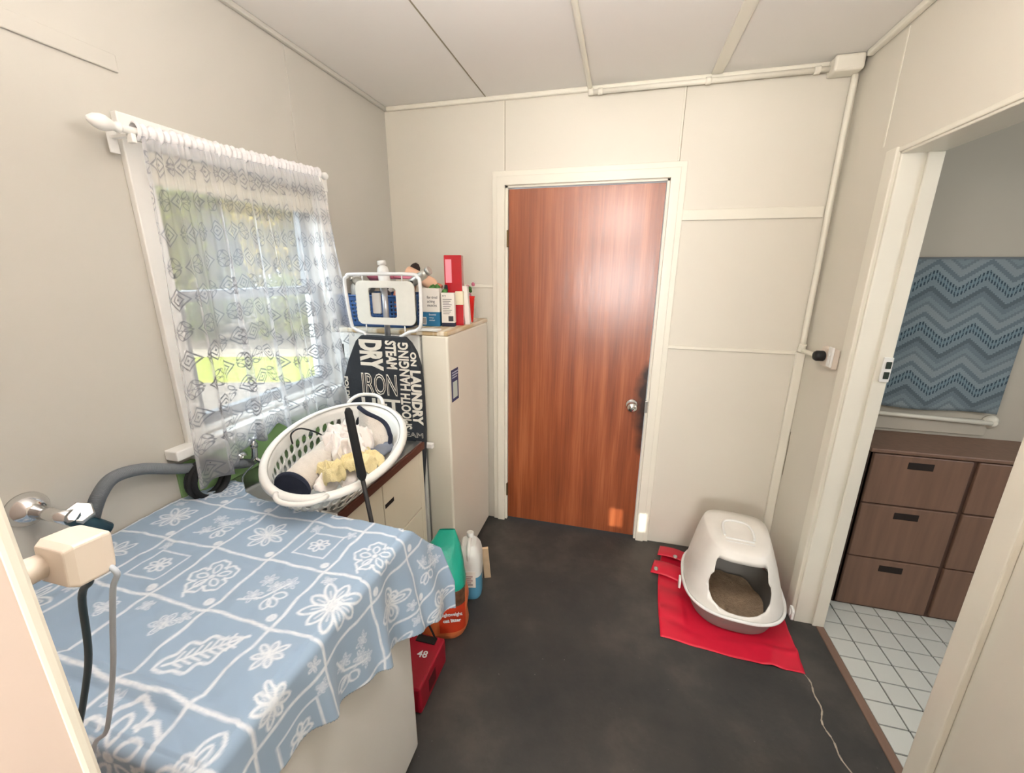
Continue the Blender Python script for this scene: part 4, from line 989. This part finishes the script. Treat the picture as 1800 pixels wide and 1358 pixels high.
at = me.color_attributes.new('print', 'FLOAT_COLOR', 'POINT'); val = INKF[keep]; at.data.foreach_set('color', np.stack([val, val, val, np.ones_like(val)], 1).ravel())
def cloth_material():
    m = mat('blue_printed_cotton', (128, 160, 196), .85); nt = m.node_tree; b = nt.nodes['Principled BSDF']
    a = nt.nodes.new('ShaderNodeAttribute'); a.attribute_name = 'print'
    tc = nt.nodes.new('ShaderNodeTexCoord'); n = nt.nodes.new('ShaderNodeTexNoise'); n.inputs['Scale'].default_value = 90; nt.links.new(tc.outputs['Object'], n.inputs['Vector'])
    E.nt = nt; f = E(a.outputs['Fac'])*((E(n.outputs['Fac'])*.9+.42).mn(.92))
    mx = nt.nodes.new('ShaderNodeMix'); mx.data_type = 'RGBA'; nt.links.new(f.k, mx.inputs[0]); mx.inputs[6].default_value = (*S2L((146, 169, 193)), 1); mx.inputs[7].default_value = (*S2L((226, 232, 238)), 1)
    nt.links.new(mx.outputs[2], b.inputs['Base Color'])
    b.inputs['Sheen Weight'].default_value = .15
    return m
cl = link('flowered_cloth', me, cloth_material(), smooth=True, solid=.0012)
tag(cl, 'light blue cloth printed with white flowers draped over washing machine', 'cloth')

# ================================================================ LEFT WALL: VALVE, HOSE, PLUG
vt = thing('washing_machine_tap', 'chrome wall tap with round flange feeding the grey washer hose', 'tap', (XL, -1.79, 1.04))
latheo('wall_flange', [(.042, 0), (.041, .006), (.034, .018), (.024, .03), (.016, .036)], (XL, -1.800, 1.045), CHROME, vt, axis=(1, 0, 0), n=30)
tubeo('tap_body', [(XL+.03, -1.800, 1.045), (XL+.085, -1.795, 1.04), (XL+.125, -1.785, 1.035)], [.017, .015, .019], CHROME, vt, n=14)
latheo('square_nut', [(.026, -.012), (.028, -.008), (.028, .010), (.024, .014)], (XL+.125, -1.770, 1.035), STEEL, vt, axis=(.5, -.2, .5), n=6)
tubeo('hose_coupling', [(XL+.125, -1.785, 1.035), (XL+.125, -1.76, 1.0), (XL+.125, -1.73, .965)], [.018, .02, .018], mat('teal_coupling', (34, 66, 80), .4), vt, n=14)
hs = thing('drain_hose', 'grey corrugated washer hose curving along the left wall', 'hose', (XL+.06, -1.6, 1.0))
hp = smooth_path([(XL+.125, -1.752, 1.010), (XL+.105, -1.715, 1.050), (XL+.075, -1.66, 1.068), (XL+.05, -1.58, 1.050), (XL+.035, -1.50, 1.010), (XL+.032, -1.44, .982), (XL+.032, -1.36, .955), (XL+.034, -1.28, .92), (XL+.04, -1.22, .90)], 70)
tubeo('corrugated_tube', hp, [.0138+.0030*math.sin(i*PI/2) for i in range(len(hp))], mat('grey_hose', (120, 126, 132), .55), hs, n=14)
pg = thing('power_adaptor', 'cream wall power adaptor block plugged in beside the doorway', 'adaptor', (.19, YN, 1.37))
CRP = mat('cream_plastic', (220, 208, 194), .4)
box('socket_plate', .09, .205, YN, YN+.006, 1.335, 1.41, CRP, pg, bevel=.002)
tubeo('adaptor_neck', [(.190, YN+.004, 1.368), (.193, YN+.018, 1.368), (.196, YN+.040, 1.368)], [.0115, .0115, .010], CRP, pg, n=18)
bm = bmesh.new(); Mp = Mx((.207, YN+.052, 1.368), (-1, 0, 0), (0, .08, 1))
for k, (s0, z_) in enumerate(((.0165, -.018), (.0200, -.012), (.0200, .007), (.0185, .014), (.014, .017))):
    rr_ = rrect(-s0, s0, -s0*.95, s0*.95, s0*.15, 3); rg2 = [bm.verts.new(Mp @ Vector((p[0], p[1], z_))) for p in rr_]
    if k:
        for q2 in range(len(rr_)): bm.faces.new((pv[q2], pv[(q2+1) % len(rr_)], rg2[(q2+1) % len(rr_)], rg2[q2]))
    else: bm.faces.new(rg2)
    pv = rg2
bm.faces.new(pv); fin('adaptor_block', bm, CRP, pg, bevel=.0012)
tubeo('dark_cord', smooth_path([(.207, YN+.054, 1.352), (.202, YN+.056, 1.336), (.180, YN+.058, 1.312), (.156, YN+.060, 1.235), (.120, YN+.060, 1.16), (.080, YN+.062, 1.09), (.02, YN+.065, .98), (-.03, YN+.07, .6), (-.05, YN+.07, .012)], 6), .0030, mat('dark_teal_cord', (48, 66, 74), .5), pg)
tubeo('pale_cord', smooth_path([(.220, YN+.060, 1.356), (.229, YN+.062, 1.346), (.214, YN+.064, 1.325), (.190, YN+.068, 1.275), (.158, YN+.072, 1.20), (.11, YN+.075, 1.10), (.05, YN+.078, 1.0), (0, YN+.08, .6), (-.02, YN+.08, .012)], 6), .0024, mat('pale_cord', (176, 184, 194), .5), pg)

# ================================================================ RIGHT WALL FITTINGS, CONDUIT
cn = thing('conduit', 'white painted electrical conduit run around ceiling and corner', 'conduit', (.43, -.03, H-.03))
tubeo('ceiling_pipe', smooth_path([(.42, YN+.02, H-.012), (.42, -1.2, H-.012), (.42, -.5, H-.012), (.42, -.06, H-.012), (.425, -.036, H-.02)], 5), .0115, TRIM, cn, n=12)
tubeo('wall_pipe', [(.43, -.034, H-.034), (1.43, -.034, H-.034)], .0115, TRIM, cn, n=12)
for p, ax2 in (((.425, -.034, H-.032), (1, 0, 0)), ((.47, -.034, H-.034), (1, 0, 0)), ((.95, -.034, H-.034), (1, 0, 0)), ((1.38, -.034, H-.034), (1, 0, 0))):
    latheo('pipe_saddle', [(.013, -.012), (.0155, -.010), (.0155, .010), (.013, .012)], p, TRIM, cn, axis=ax2, n=14)
box('junction_box', 1.425, 1.535, -.085, -.002, H-.062, H-.001, TRIM, cn, bevel=.010, bseg=3)
tubeo('corner_pipe', smooth_path([(1.527, -.03, H-.06), (1.527, -.024, 2.2), (1.528, -.024, 1.9), (1.530, -.022, 1.6), (1.530, -.022, 1.25)], 6), .0125, TRIM, cn, n=12)
tubeo('branch_pipe', smooth_path([(1.530, -.022, 1.25), (1.536, -.04, 1.232), (1.540, -.12, 1.232), (1.541, -.25, 1.236)], 5), .0115, TRIM, cn, n=12)
latheo('pipe_elbow', [(.015, -.02), (.0165, -.016), (.0165, .016), (.015, .02)], (1.530, -.024, 1.245), TRIM, cn, axis=(.05, -.3, 1), n=14)
po = thing('power_outlet', 'cream double power outlet on right wall', 'outlet', (XR, -.30, 1.25))
box('mounting_block', XR-.026, XR, -.345, -.235, 1.205, 1.29, CRP, po, bevel=.004)
box('face_plate', XR-.034, XR-.026, -.352, -.315, 1.215, 1.30, WINP, po, bevel=.002)
for z in (1.24, 1.272): box('rocker_switch', XR-.039, XR-.034, -.342, -.328, z-.010, z+.010, PLAST, po, bevel=.002)
latheo('plug', [(.020, 0), (.023, .004), (.023, .030), (.018, .038), (.008, .040)], (XR-.026, -.265, 1.25), BLACK, None, axis=(-1, -.1, 0), n=20)
bpy.data.objects['plug'].name = 'black_plug'; tag(bpy.data.objects['black_plug'], 'black round plug pushed into right wall outlet', 'plug')

# ================================================================ LITTER TRAY ON MAT
REDM = mat('red_vinyl', (208, 28, 56), .42, var=.05, vscale=6, bump=.08, bscale=14)
A0, B1, C1_, D1 = (.925, -.722), (1.492, -.762), (1.530, -.075), (.985, -.075)
def matpt(i, j, n=50):
    s, t = i/(n-1), j/(n-1)
    p = [lerp(lerp(A0[k], B1[k], s), lerp(D1[k], C1_[k], s), t) for k in (0, 1)]
    p[0] -= .018*math.sin(t*PI)*(1-s); p[1] += -.012*math.sin(s*PI)*(1-t)
    edge = min(s, 1-s, t, 1-t)
    wr = .006*abs(noise.noise(Vector((s*4+t*3, t*6, 1))))*2.2+.016*math.exp(-((t-.15-.22*(1-s))**2)/.0012)*(0.25+.75*max(0, min(1, (s-.1)*3)))*(1-t)+.010*math.exp(-((s-.78-.3*t)**2)/.002)*max(0, 1-t*4)
    under = 1 if (1.05 < p[0] < 1.49 and p[1] > -.66) else 0
    return Vector((p[0], p[1], .002+(0 if under else wr)))
mt = thing('red_mat', 'bright red vinyl mat under the cat litter tray', 'mat', (1.2, -.4, 0))
grido('vinyl_sheet', 50, 50, matpt, REDM, mt, solid=.0015)
def flap(x0, y0, x1, y1, w, z, ph):
    d = Vector((x1-x0, y1-y0, 0)); n_ = Vector((-d.y, d.x, 0)).normalized()
    def f(i, j): return Vector((x0, y0, z))+d*(i/15)+n_*w*(j/9)+Vector((0, 0, .010*math.sin(i/15*PI)+.010*math.sin(j/9*3+ph)+.012*(j/9)))
    return grido('folded_corner', 16, 10, f, REDM, mt, solid=.0015)
flap(.905, -.300, 1.06, -.345, .10, .006, 0); flap(.95, -.165, 1.10, -.20, .10, .018, 1.2)
for (x, y, z) in ((.935, -.283, .022), (1.045, -.175, .040)):
    latheo('eyelet', [(.006, 0), (.012, .001), (.012, .003), (.007, .0035), (.006, .002)], (x, y, z), STEEL, mt, axis=(0, -.3, 1), n=16)
lt_ = thing('litter_tray', 'white hooded cat litter tray with open front on red mat', 'litter tray', (1.265, -.40, 0))
TW = Matrix.Translation((1.268, -.405, 0)) @ Matrix.Rotation(-.10, 4, 'Z')
def sup(a, b, th, e=3.0):
    c, s = math.cos(th), math.sin(th); return (a*math.copysign(abs(c)**(2/e), c), b*math.copysign(abs(s)**(2/e), s))
HN = 72
def hood_pt(i, k):
    th = 2*PI*i/HN
    prof = [(.0, .118), (.0, .130), (.07, .155), (.24, .215), (.46, .285), (.66, .335), (.82, .368), (.92, .384), (1.0, .392)]
    f, z = prof[k]
    a = lerp(.214, .152, f); yb = lerp(.245, .192, min(1, f)); yf = lerp(-.262, -.160, f)
    e = lerp(2.7, 3.6, f); cx_, cy_ = sup(1, 1, th, e); y = yf+(yb-yf)*(cy_+1)/2
    a *= 1-.24*f*(1-cy_)/2; return TW @ Vector((a*cx_, y, z))
bm = bmesh.new(); rings = [[bm.verts.new(hood_pt(i, k)) for i in range(HN)] for k in range(9)]
for A, B in zip(rings, rings[1:]):
    for i in range(HN): bm.faces.new((A[i], A[(i+1) % HN], B[(i+1) % HN], B[i]))
inner = [bm.verts.new(TW @ Vector((lerp(v.x, 0, .25), lerp(v.y, .03, .25), .394))) for v in [TW.inverted() @ r.co for r in rings[-1]]]
for i in range(HN): bm.faces.new((rings[-1][i], rings[-1][(i+1) % HN], inner[(i+1) % HN], inner[i]))
bm.faces.new(inner)
hood = fin('hood', bm, mat('white_tray_plastic', (232, 228, 220), .32, var=.03, vscale=14), lt_, smooth=True)
md = hood.modifiers.new('s', 'SOLIDIFY'); md.thickness = .004; md.offset = -1
op = [(-.092, .352), (-.100, .345), (-.104, .33), (-.108, .29), (-.120, .27), (-.126, .24), (-.122, .205), (-.105, .172), (-.075, .152), (-.04, .142), (0, .139), (.04, .142), (.075, .152), (.105, .172), (.122, .205), (.126, .24), (.120, .27), (.108, .29), (.104, .33), (.100, .345), (.092, .352)]
cut = prism('cutter', [(x, z) for x, z in op], TW @ Mx((0, -.06, 0), (1, 0, 0), (0, 0, 1)), .30, PLAST)
bo = hood.modifiers.new('b', 'BOOLEAN'); bo.operation = 'DIFFERENCE'; bo.object = cut; bo.solver = 'EXACT'
bpy.context.view_layer.update(); bake(hood); bpy.data.objects.remove(cut)
# grip and ribs on the roof
gz = .3985
gp = [(-.062, -.075), (-.066, -.03), (-.062, .02), (-.045, .055), (0, .068), (.045, .055), (.062, .02), (.066, -.03), (.062, -.075)]
tubeo('roof_grip', smooth_path([TW @ Vector((x, y+.03, gz)) for x, y in gp], 5), .0058, PLAST, lt_, n=8)
for y in (-.062, -.085): tubeo('roof_rib', [TW @ Vector((x, y, gz-.003-(.004 if y < -.08 else 0))) for x in (-.06, -.03, .0, .03, .06)], .0045, PLAST, lt_, n=8)
# rim of hood
bm = bmesh.new(); tube(bm, [TW @ Vector((sup(.221, 1, 2*PI*i/72, 2.7)[0], (lambda c: -.268+(.252+.268)*(c+1)/2)(sup(1, 1, 2*PI*i/72, 2.7)[1]), .122)) for i in range(72)], .0075, 8, closed=True); fin('hood_rim', bm, PLAST, lt_)
# base tray
bm = bmesh.new(); rings = []
for (f, z) in ((1.0, .115), (.93, .07), (.85, .02), (.80, .006), (.76, .0045), (.76, .010), (.83, .025), (.97, .114)):
    rings.append([bm.verts.new(TW @ Vector((sup(.210*f, 1, 2*PI*i/48, 2.7)[0], f*(-.258+(.500)*(sup(1, 1, 2*PI*i/48, 2.7)[1]+1)/2), z))) for i in range(48)])
for A, B in zip(rings, rings[1:]):
    for i in range(48): bm.faces.new((A[i], A[(i+1) % 48], B[(i+1) % 48], B[i]))
bm.faces.new(rings[0]) if False else None
bm.faces.new(rings[5]) if False else None
bm.faces.new(rings[4]); fin('tray_base', bm, mat('grey_tray', (142, 138, 132), .5), lt_, smooth=True)
lit = grido('litter_layer', 40, 40, lambda i, j: TW @ Vector((.155*(i/39*2-1)*math.sqrt(max(0, 1-.5*(j/39*2-1)**2)), -.01+.195*(j/39*2-1)*math.sqrt(max(0, 1-.5*(i/39*2-1)**2)), .035+.016*noise.noise(Vector((i*.12, j*.12, 0)))+.02*math.exp(-((i-12)**2+(j-25)**2)/90)+(.03*max(0, (12-j)/12)*0))), mat('cat_litter', (186, 164, 138), .95, var=.12, vscale=60, bump=.7, bscale=160), lt_)
lit['kind'] = 'stuff'
for sx_, yy in ((-1, -.10), (1, -.13)):
    b = bmesh.new(); o_ = rrect(-.022, .022, -.028, .028, .012, 4); h_ = rrect(-.006, .006, -.016, .016, .005, 3)
    M_ = TW @ Mx((sx_*.231, yy, .122), (0, 1, 0), (0, 0, 1)); b.free(); prism('side_latch', o_, M_, .010*(1 if sx_ > 0 else -1), PLAST, lt_, holes=[h_], bevel=.002)

# ================================================================ FLOOR THINGS BY THE CABINET
LB = thing('cat_litter_bag', 'orange and teal plastic bag of lightweight cat litter standing on floor', 'bag', (-.07, -.93, 0))
TEAL = mat('teal_film', (36, 170, 146), .28, var=.06, vscale=12, bump=.4, bscale=22); ORG = mat('orange_film', (228, 126, 76), .3, var=.06, vscale=10, bump=.3, bscale=22); RUST = mat('rust_red_film', (196, 62, 34), .3)
MB_ = Matrix.Translation((-.058, -.925, 0)) @ Matrix.Rotation(.30, 4, 'Z')
def bag(i, z):
    th = 2*PI*i/40; a, b = interp(z, [0, .03, .15, .3, .42, .50], [.105, .118, .120, .110, .075, .035]), interp(z, [0, .03, .15, .3, .42, .50], [.07, .085, .088, .075, .035, .006])
    x, y = sup(a, b, th, 3.0); w_ = 1+.06*noise.noise(Vector((x*18, y*18, z*14)))
    return MB_ @ Vector((x*w_+.06*max(0, (z-.3)/.2)*.6, y*w_+.03*max(0, (z-.3)/.2), z+.001))
grido('lower_bag', 40, 14, lambda i, j: bag(i, .245*j/13), ORG, LB, closed_u=True)
grido('upper_bag', 40, 16, lambda i, j: bag(i, .245+.255*j/15), TEAL, LB, closed_u=True)
def onbag(q):   # lettering wrapped onto the bag's near face
    return q
def patch(name, x0, x1, z0, z1, m, off=.0025):
    def f(i, j):
        x = lerp(x0, x1, i/11); z = lerp(z0, z1, j/11); a, b = interp(z, [0, .03, .15, .3, .42, .50], [.105, .118, .120, .110, .075, .035]), interp(z, [0, .03, .15, .3, .42, .50], [.07, .085, .088, .075, .035, .006])
        y = -b*max(0.02, 1-min(.999, abs(x)/a)**3)**(1/3)-off-.004; return MB_ @ Vector((x, y, z))
    return grido(name, 12, 12, f, m, LB)
patch('red_panel', .0, .112, .055, .20, RUST, .002)
patch('puppy_print', .055, .112, .19, .262, mat('brown_print', (92, 62, 44), .6, var=.5, vscale=40), .004)
patch('white_flash', .02, .1, .243, .262, mat('white_film', (230, 234, 232), .4), .0035)
Mt = MB_ @ Mx((.014, -.098, .150), (1, -.02, .12), (0, 0, 1)); text('lightweight', .024, Mt, INKW, LB, .85, depth=.0004, bold=.0006)
Mt = MB_ @ Mx((.018, -.098, .118), (1, -.02, .12), (0, 0, 1)); text('cat litter', .024, Mt, INKW, LB, .95, depth=.0004, bold=.0010)
jg = thing('liquid_jug', 'translucent plastic jug half full of blue liquid by the fridge', 'jug', (-.005, -.665, 0))
MJ = Matrix.Translation((-.012, -.668, 0)) @ Matrix.Rotation(.25, 4, 'Z')
def jugpt(i, z):
    th = 2*PI*i/36; s = interp(z, [0, .008, .02, .22, .26, .29, .30], [.88, .96, 1, 1, .90, .68, .55]); x, y = sup(.062*s, .082*s, th, 3.5); return MJ @ Vector((x, y-.012*max(0, (z-.2)/.1), z+.001))
JW = mat('milky_plastic', (222, 224, 220), .35); JB = mat('blue_liquid', (86, 150, 182), .2)
grido('jug_lower', 36, 10, lambda i, j: jugpt(i, .135*j/9), JB, jg, closed_u=True); grido('jug_upper', 36, 16, lambda i, j: jugpt(i, .135+.165*j/15), JW, jg, closed_u=True)
b = bmesh.new(); b.faces.new([b.verts.new(jugpt(i, .30)) for i in range(36)]); fin('jug_shoulder', b, JW, jg)
b = bmesh.new(); b.faces.new([b.verts.new(jugpt(i, .0)) for i in range(36)]); fin('jug_base', b, JB, jg)
tubeo('jug_handle', smooth_path([MJ @ Vector(p) for p in ((.0, -.070, .225), (.0, -.076, .262), (.0, -.060, .295), (.0, -.03, .306), (0, .0, .300))], 5), .011, JW, jg, n=10)
latheo('jug_cap', [(.018, 0), (.019, .003), (.019, .02), (.016, .024)], MJ @ Vector((0, .03, .300)), JW, jg, n=18)
lb = box('jug_label', -.034, .034, -.0865, -.0825, .085, .175, CARDW, jg, M=MJ, bevel=.0005)
for k in range(5): box('printed_line', -.026, .02-.008*(k % 2), -.0875, -.0864, .10+.012*k, .104+.012*k, mat('label_ink', (150, 120, 120), .7) if k else INK, lb, M=MJ)
box('printed_logo', -.03, -.012, -.0875, -.0864, .158, .172, mat('logo_red', (190, 50, 60), .6), lb, M=MJ)
tag(box('cardboard_scrap', 0, .035, 0, .012, 0, .22, mat('cardboard', (198, 172, 140), .85, var=.08, vscale=20), None, M=Matrix.Translation((.032, -.575, .001)) @ Matrix.Rotation(.2, 4, 'X') @ Matrix.Rotation(.35, 4, 'Z'), bevel=.001), 'narrow tan cardboard scrap standing behind the blue liquid jug', 'cardboard')
bt = thing('pink_cap_bottle', 'teal bottle with pink cap hidden behind the litter bag', 'bottle', (-.125, -.735, 0))
latheo('bottle_body', [(.03, 0), (.034, .005), (.034, .24), (.028, .28), (.014, .30)], (-.128, -.728, .001), TEAL, bt); latheo('cap', [(.017, 0), (.018, .003), (.018, .035), (.014, .04)], (-.128, -.735, .30), mat('magenta_cap', (206, 50, 110), .4), bt)
rd = thing('red_tin_case', 'dark red case marked 48 on floor beside the washing machine', 'case', (-.04, -1.26, 0))
CRM = mat('crimson_vinyl', (158, 20, 44), .4, var=.08, vscale=5)
box('case_body', -.125, .030, -1.318, -1.085, .001, .122, CRM, rd, bevel=.010, bseg=3)
box('latch_panel', 0.0295, .0315, -1.25, -1.19, .03, .09, mat('dark_red_patch', (84, 14, 24), .5), rd, bevel=.002)
text('48', .042, Mx((-.048, -1.195, .1225), (1, .1, 0), (0, 1, 0)), INKW, rd, 1.0, depth=.0004, bold=.0006)
tubeo('carry_handle', smooth_path([(-.075, -1.10, .125), (-.06, -1.098, .17), (-.045, -1.096, .190), (-.03, -1.098, .17), (-.01, -1.10, .125)], 5), .004, BLACK, rd, n=8)
box('handle_anchor', -.085, .0, -1.13, -1.098, .1215, .127, BLACK, rd, bevel=.001)

# ================================================================ BATHROOM
wallbox('wall_bath_right', [(3.4, 3.5, -2.6, .12, 0, H)], PAINT)
wallbox('wall_bath_near', [(XR+.115, 3.5, -2.6, -2.5, 0, H)], PAINT)
wallbox('ceiling_bath', [(XR+.115, 3.5, -2.6, .12, H, H+.06)], CEILP)
BGREY = mat('bathroom_grey_paint', (188, 182, 168), .7, var=.02)
struct(box('trim_27', XR+.115, 3.4, -.006, 0, 0, H, BGREY))
fb = wallbox('floor_bath', [(XR+.118, 3.4, -2.5, 0, -.08, -.006)], mat('grey_grout', (70, 70, 68), .9))
TM = mat('white_floor_tile', (205, 208, 202), .3, var=.04, vscale=3)
tm = None; TP = .098; cnt = 0
for i in range(15):
    for j in range(16):
        x = XR+.121+TP*i; y = -.03-TP*(j+1)
        if tm is None:
            b = bmesh.new(); bx(b, 0, TP-.006, 0, TP-.006, -.006, .0); bmesh.ops.recalc_face_normals(b, faces=b.faces); tm = bpy.data.meshes.new('tile'); b.to_mesh(tm); b.free(); tm.materials.append(TM)
        o = bpy.data.objects.new('tile', tm); C.objects.link(o); o.parent = fb; o.location = (x, y, random.uniform(-.0006, .0006)); cnt += 1
va_ = thing('bathroom_vanity', 'brown woodgrain bathroom cabinet with rows of slot handled drawers', 'cabinet', (2.2, -.15, 0))
def brown():
    m = mat('brown_woodgrain', (124, 96, 80), .45, var=.12, vscale=12, stretch=(3, 3, .2)); return m
BR = brown(); BRD = mat('dark_recess', (34, 24, 20), .8)
box('carcass', 1.79, 2.95, -.270, -.008, .0, .829, mat('brown_carcass', (84, 62, 52), .6), va_)
box('side_panel', 1.785, 1.80, -.27, -.008, .0, .83, mat('shaded_brown_side', (58, 40, 32), .6), va_, bevel=.002)  # side panel coloured darker to imitate the shadow on it
box('cabinet_top', 1.782, 2.96, -.288, -.008, .828, .846, BR, va_, bevel=.004)
cols = ((1.80, 2.165), (2.185, 2.55), (2.57, 2.94)); rows = ((.575, .822), (.288, .568), (.012, .281))
for (a, b_) in cols:
    for (z0, z1) in rows:
        d = box('drawer', a, b_, -.282, -.262, z0, z1, BR, va_, bevel=.004)
        cxm = (a+b_)/2; box('slot_handle', cxm-.048, cxm+.048, -.2835, -.279, z1-.062, z1-.028, BRD, d, bevel=.004)
tag(box('towel_bar_base', 0, .001, 0, .001, 0, .001, TRIM), None) if False else None
rl = thing('wall_rail', 'white pipe rail low on bathroom wall under the towel', 'rail', (2.1, -.03, .94))
tubeo('rail_pipe', [(1.70, -.034, .948), (2.36, -.034, .930)], .011, TRIM, rl, n=12)
box('rail_backing', 1.68, 2.36, -.018, -.007, .86, .94, BGREY, rl, bevel=.003)
latheo('rail_flange', [(.034, 0), (.033, .006), (.02, .02), (.012, .03)], (2.37, -.007, .93), TRIM, rl, axis=(0, -1, 0))
def chevron_material():
    m = mat('chevron_towel', (100, 128, 142), .95, bump=.4, bscale=200); nt = m.node_tree; b = nt.nodes['Principled BSDF']; E.nt = nt
    uvn = nt.nodes.new('ShaderNodeUVMap'); sp = nt.nodes.new('ShaderNodeSeparateXYZ'); nt.links.new(uvn.outputs[0], sp.inputs[0]); U, V = E(sp.outputs[0]), E(sp.outputs[1])
    PX = .19; tri = ((U/PX).fr()-.5).abs()*2.0
    st_ = ((U/.009).fl()*.009); tri = ((st_/PX).fr()-.5).abs()*2.0
    w = V+tri*.078
    cr = nt.nodes.new('ShaderNodeValToRGB'); cr.color_ramp.interpolation = 'CONSTANT'; el = cr.color_ramp.elements
    ph = (w/.225).fr()
    P_ = [(0, (134, 147, 153)), (.14, (112, 125, 132)), (.20, (124, 139, 146)), (.30, (110, 124, 132)), (.40, (90, 104, 112)), (.50, (124, 139, 147)), (.62, (60, 76, 88)), (.68, (104, 126, 138)), (.74, (58, 74, 86)), (.80, (132, 147, 154)), (.90, (106, 120, 128))]
    el[0].position = 0; el[0].color = (*S2L(P_[0][1]), 1); el[1].position = P_[1][0]; el[1].color = (*S2L(P_[1][1]), 1)
    for p, c in P_[2:]: q = el.new(p); q.color = (*S2L(c), 1)
    nt.links.new(ph.k, cr.inputs[0])
    # woven dots on the dark stripes
    dots = ((U/.012).fr()-.5).abs().lt(.27)
    sel = ph.gt(.62)*ph.lt(.80)*(1.0-dots)
    mx = nt.nodes.new('ShaderNodeMix'); mx.data_type = 'RGBA'; nt.links.new(sel.k, mx.inputs[0]); nt.links.new(cr.outputs[0], mx.inputs[6]); mx.inputs[7].default_value = (*S2L((122, 142, 150)), 1)
    nt.links.new(mx.outputs[2], b.inputs['Base Color']); return m
tt = thing('chevron_towel', 'blue-grey chevron patterned towel hanging on the bathroom wall', 'towel', (2.1, -.03, 1.0))
def twp(i, j):
    s, t = i/59, j/39; x = lerp(1.70, 2.372, s); z = lerp(1.668, .985-.010*s+.004*math.sin(s*9), t); return Vector((x-.01*t*s, -.030-.006*math.sin(s*11+t*2)*t-.008*t, z))
grido('towel_cloth', 60, 40, twp, chevron_material(), tt, uv=lambda i, j: (i/59*.67, -j/39*.68), solid=.004)
tubeo('hanging_bar', [(1.70, -.026, 1.668), (2.40, -.026, 1.668)], .007, GREYPL, tt, n=8)
sw = thing('light_switch', 'white switch plate with two dark rockers on bathroom door lining', 'switch', (XR+.1, OY1-.02, 1.245))
box('switch_plate', XR+.086, XR+.117, OY1-.034, OY1-.0245, 1.195, 1.292, WINP, sw, bevel=.002)
for z in (1.222, 1.262): box('rocker', XR+.094, XR+.112, OY1-.038, OY1-.033, z-.014, z+.014, mat('dark_rocker', (44, 56, 48), .4), sw, bevel=.002)
for o in C.objects:
    if o.name.startswith(('ground', 'lawn', 'garden_path')): o['kind'] = 'structure'
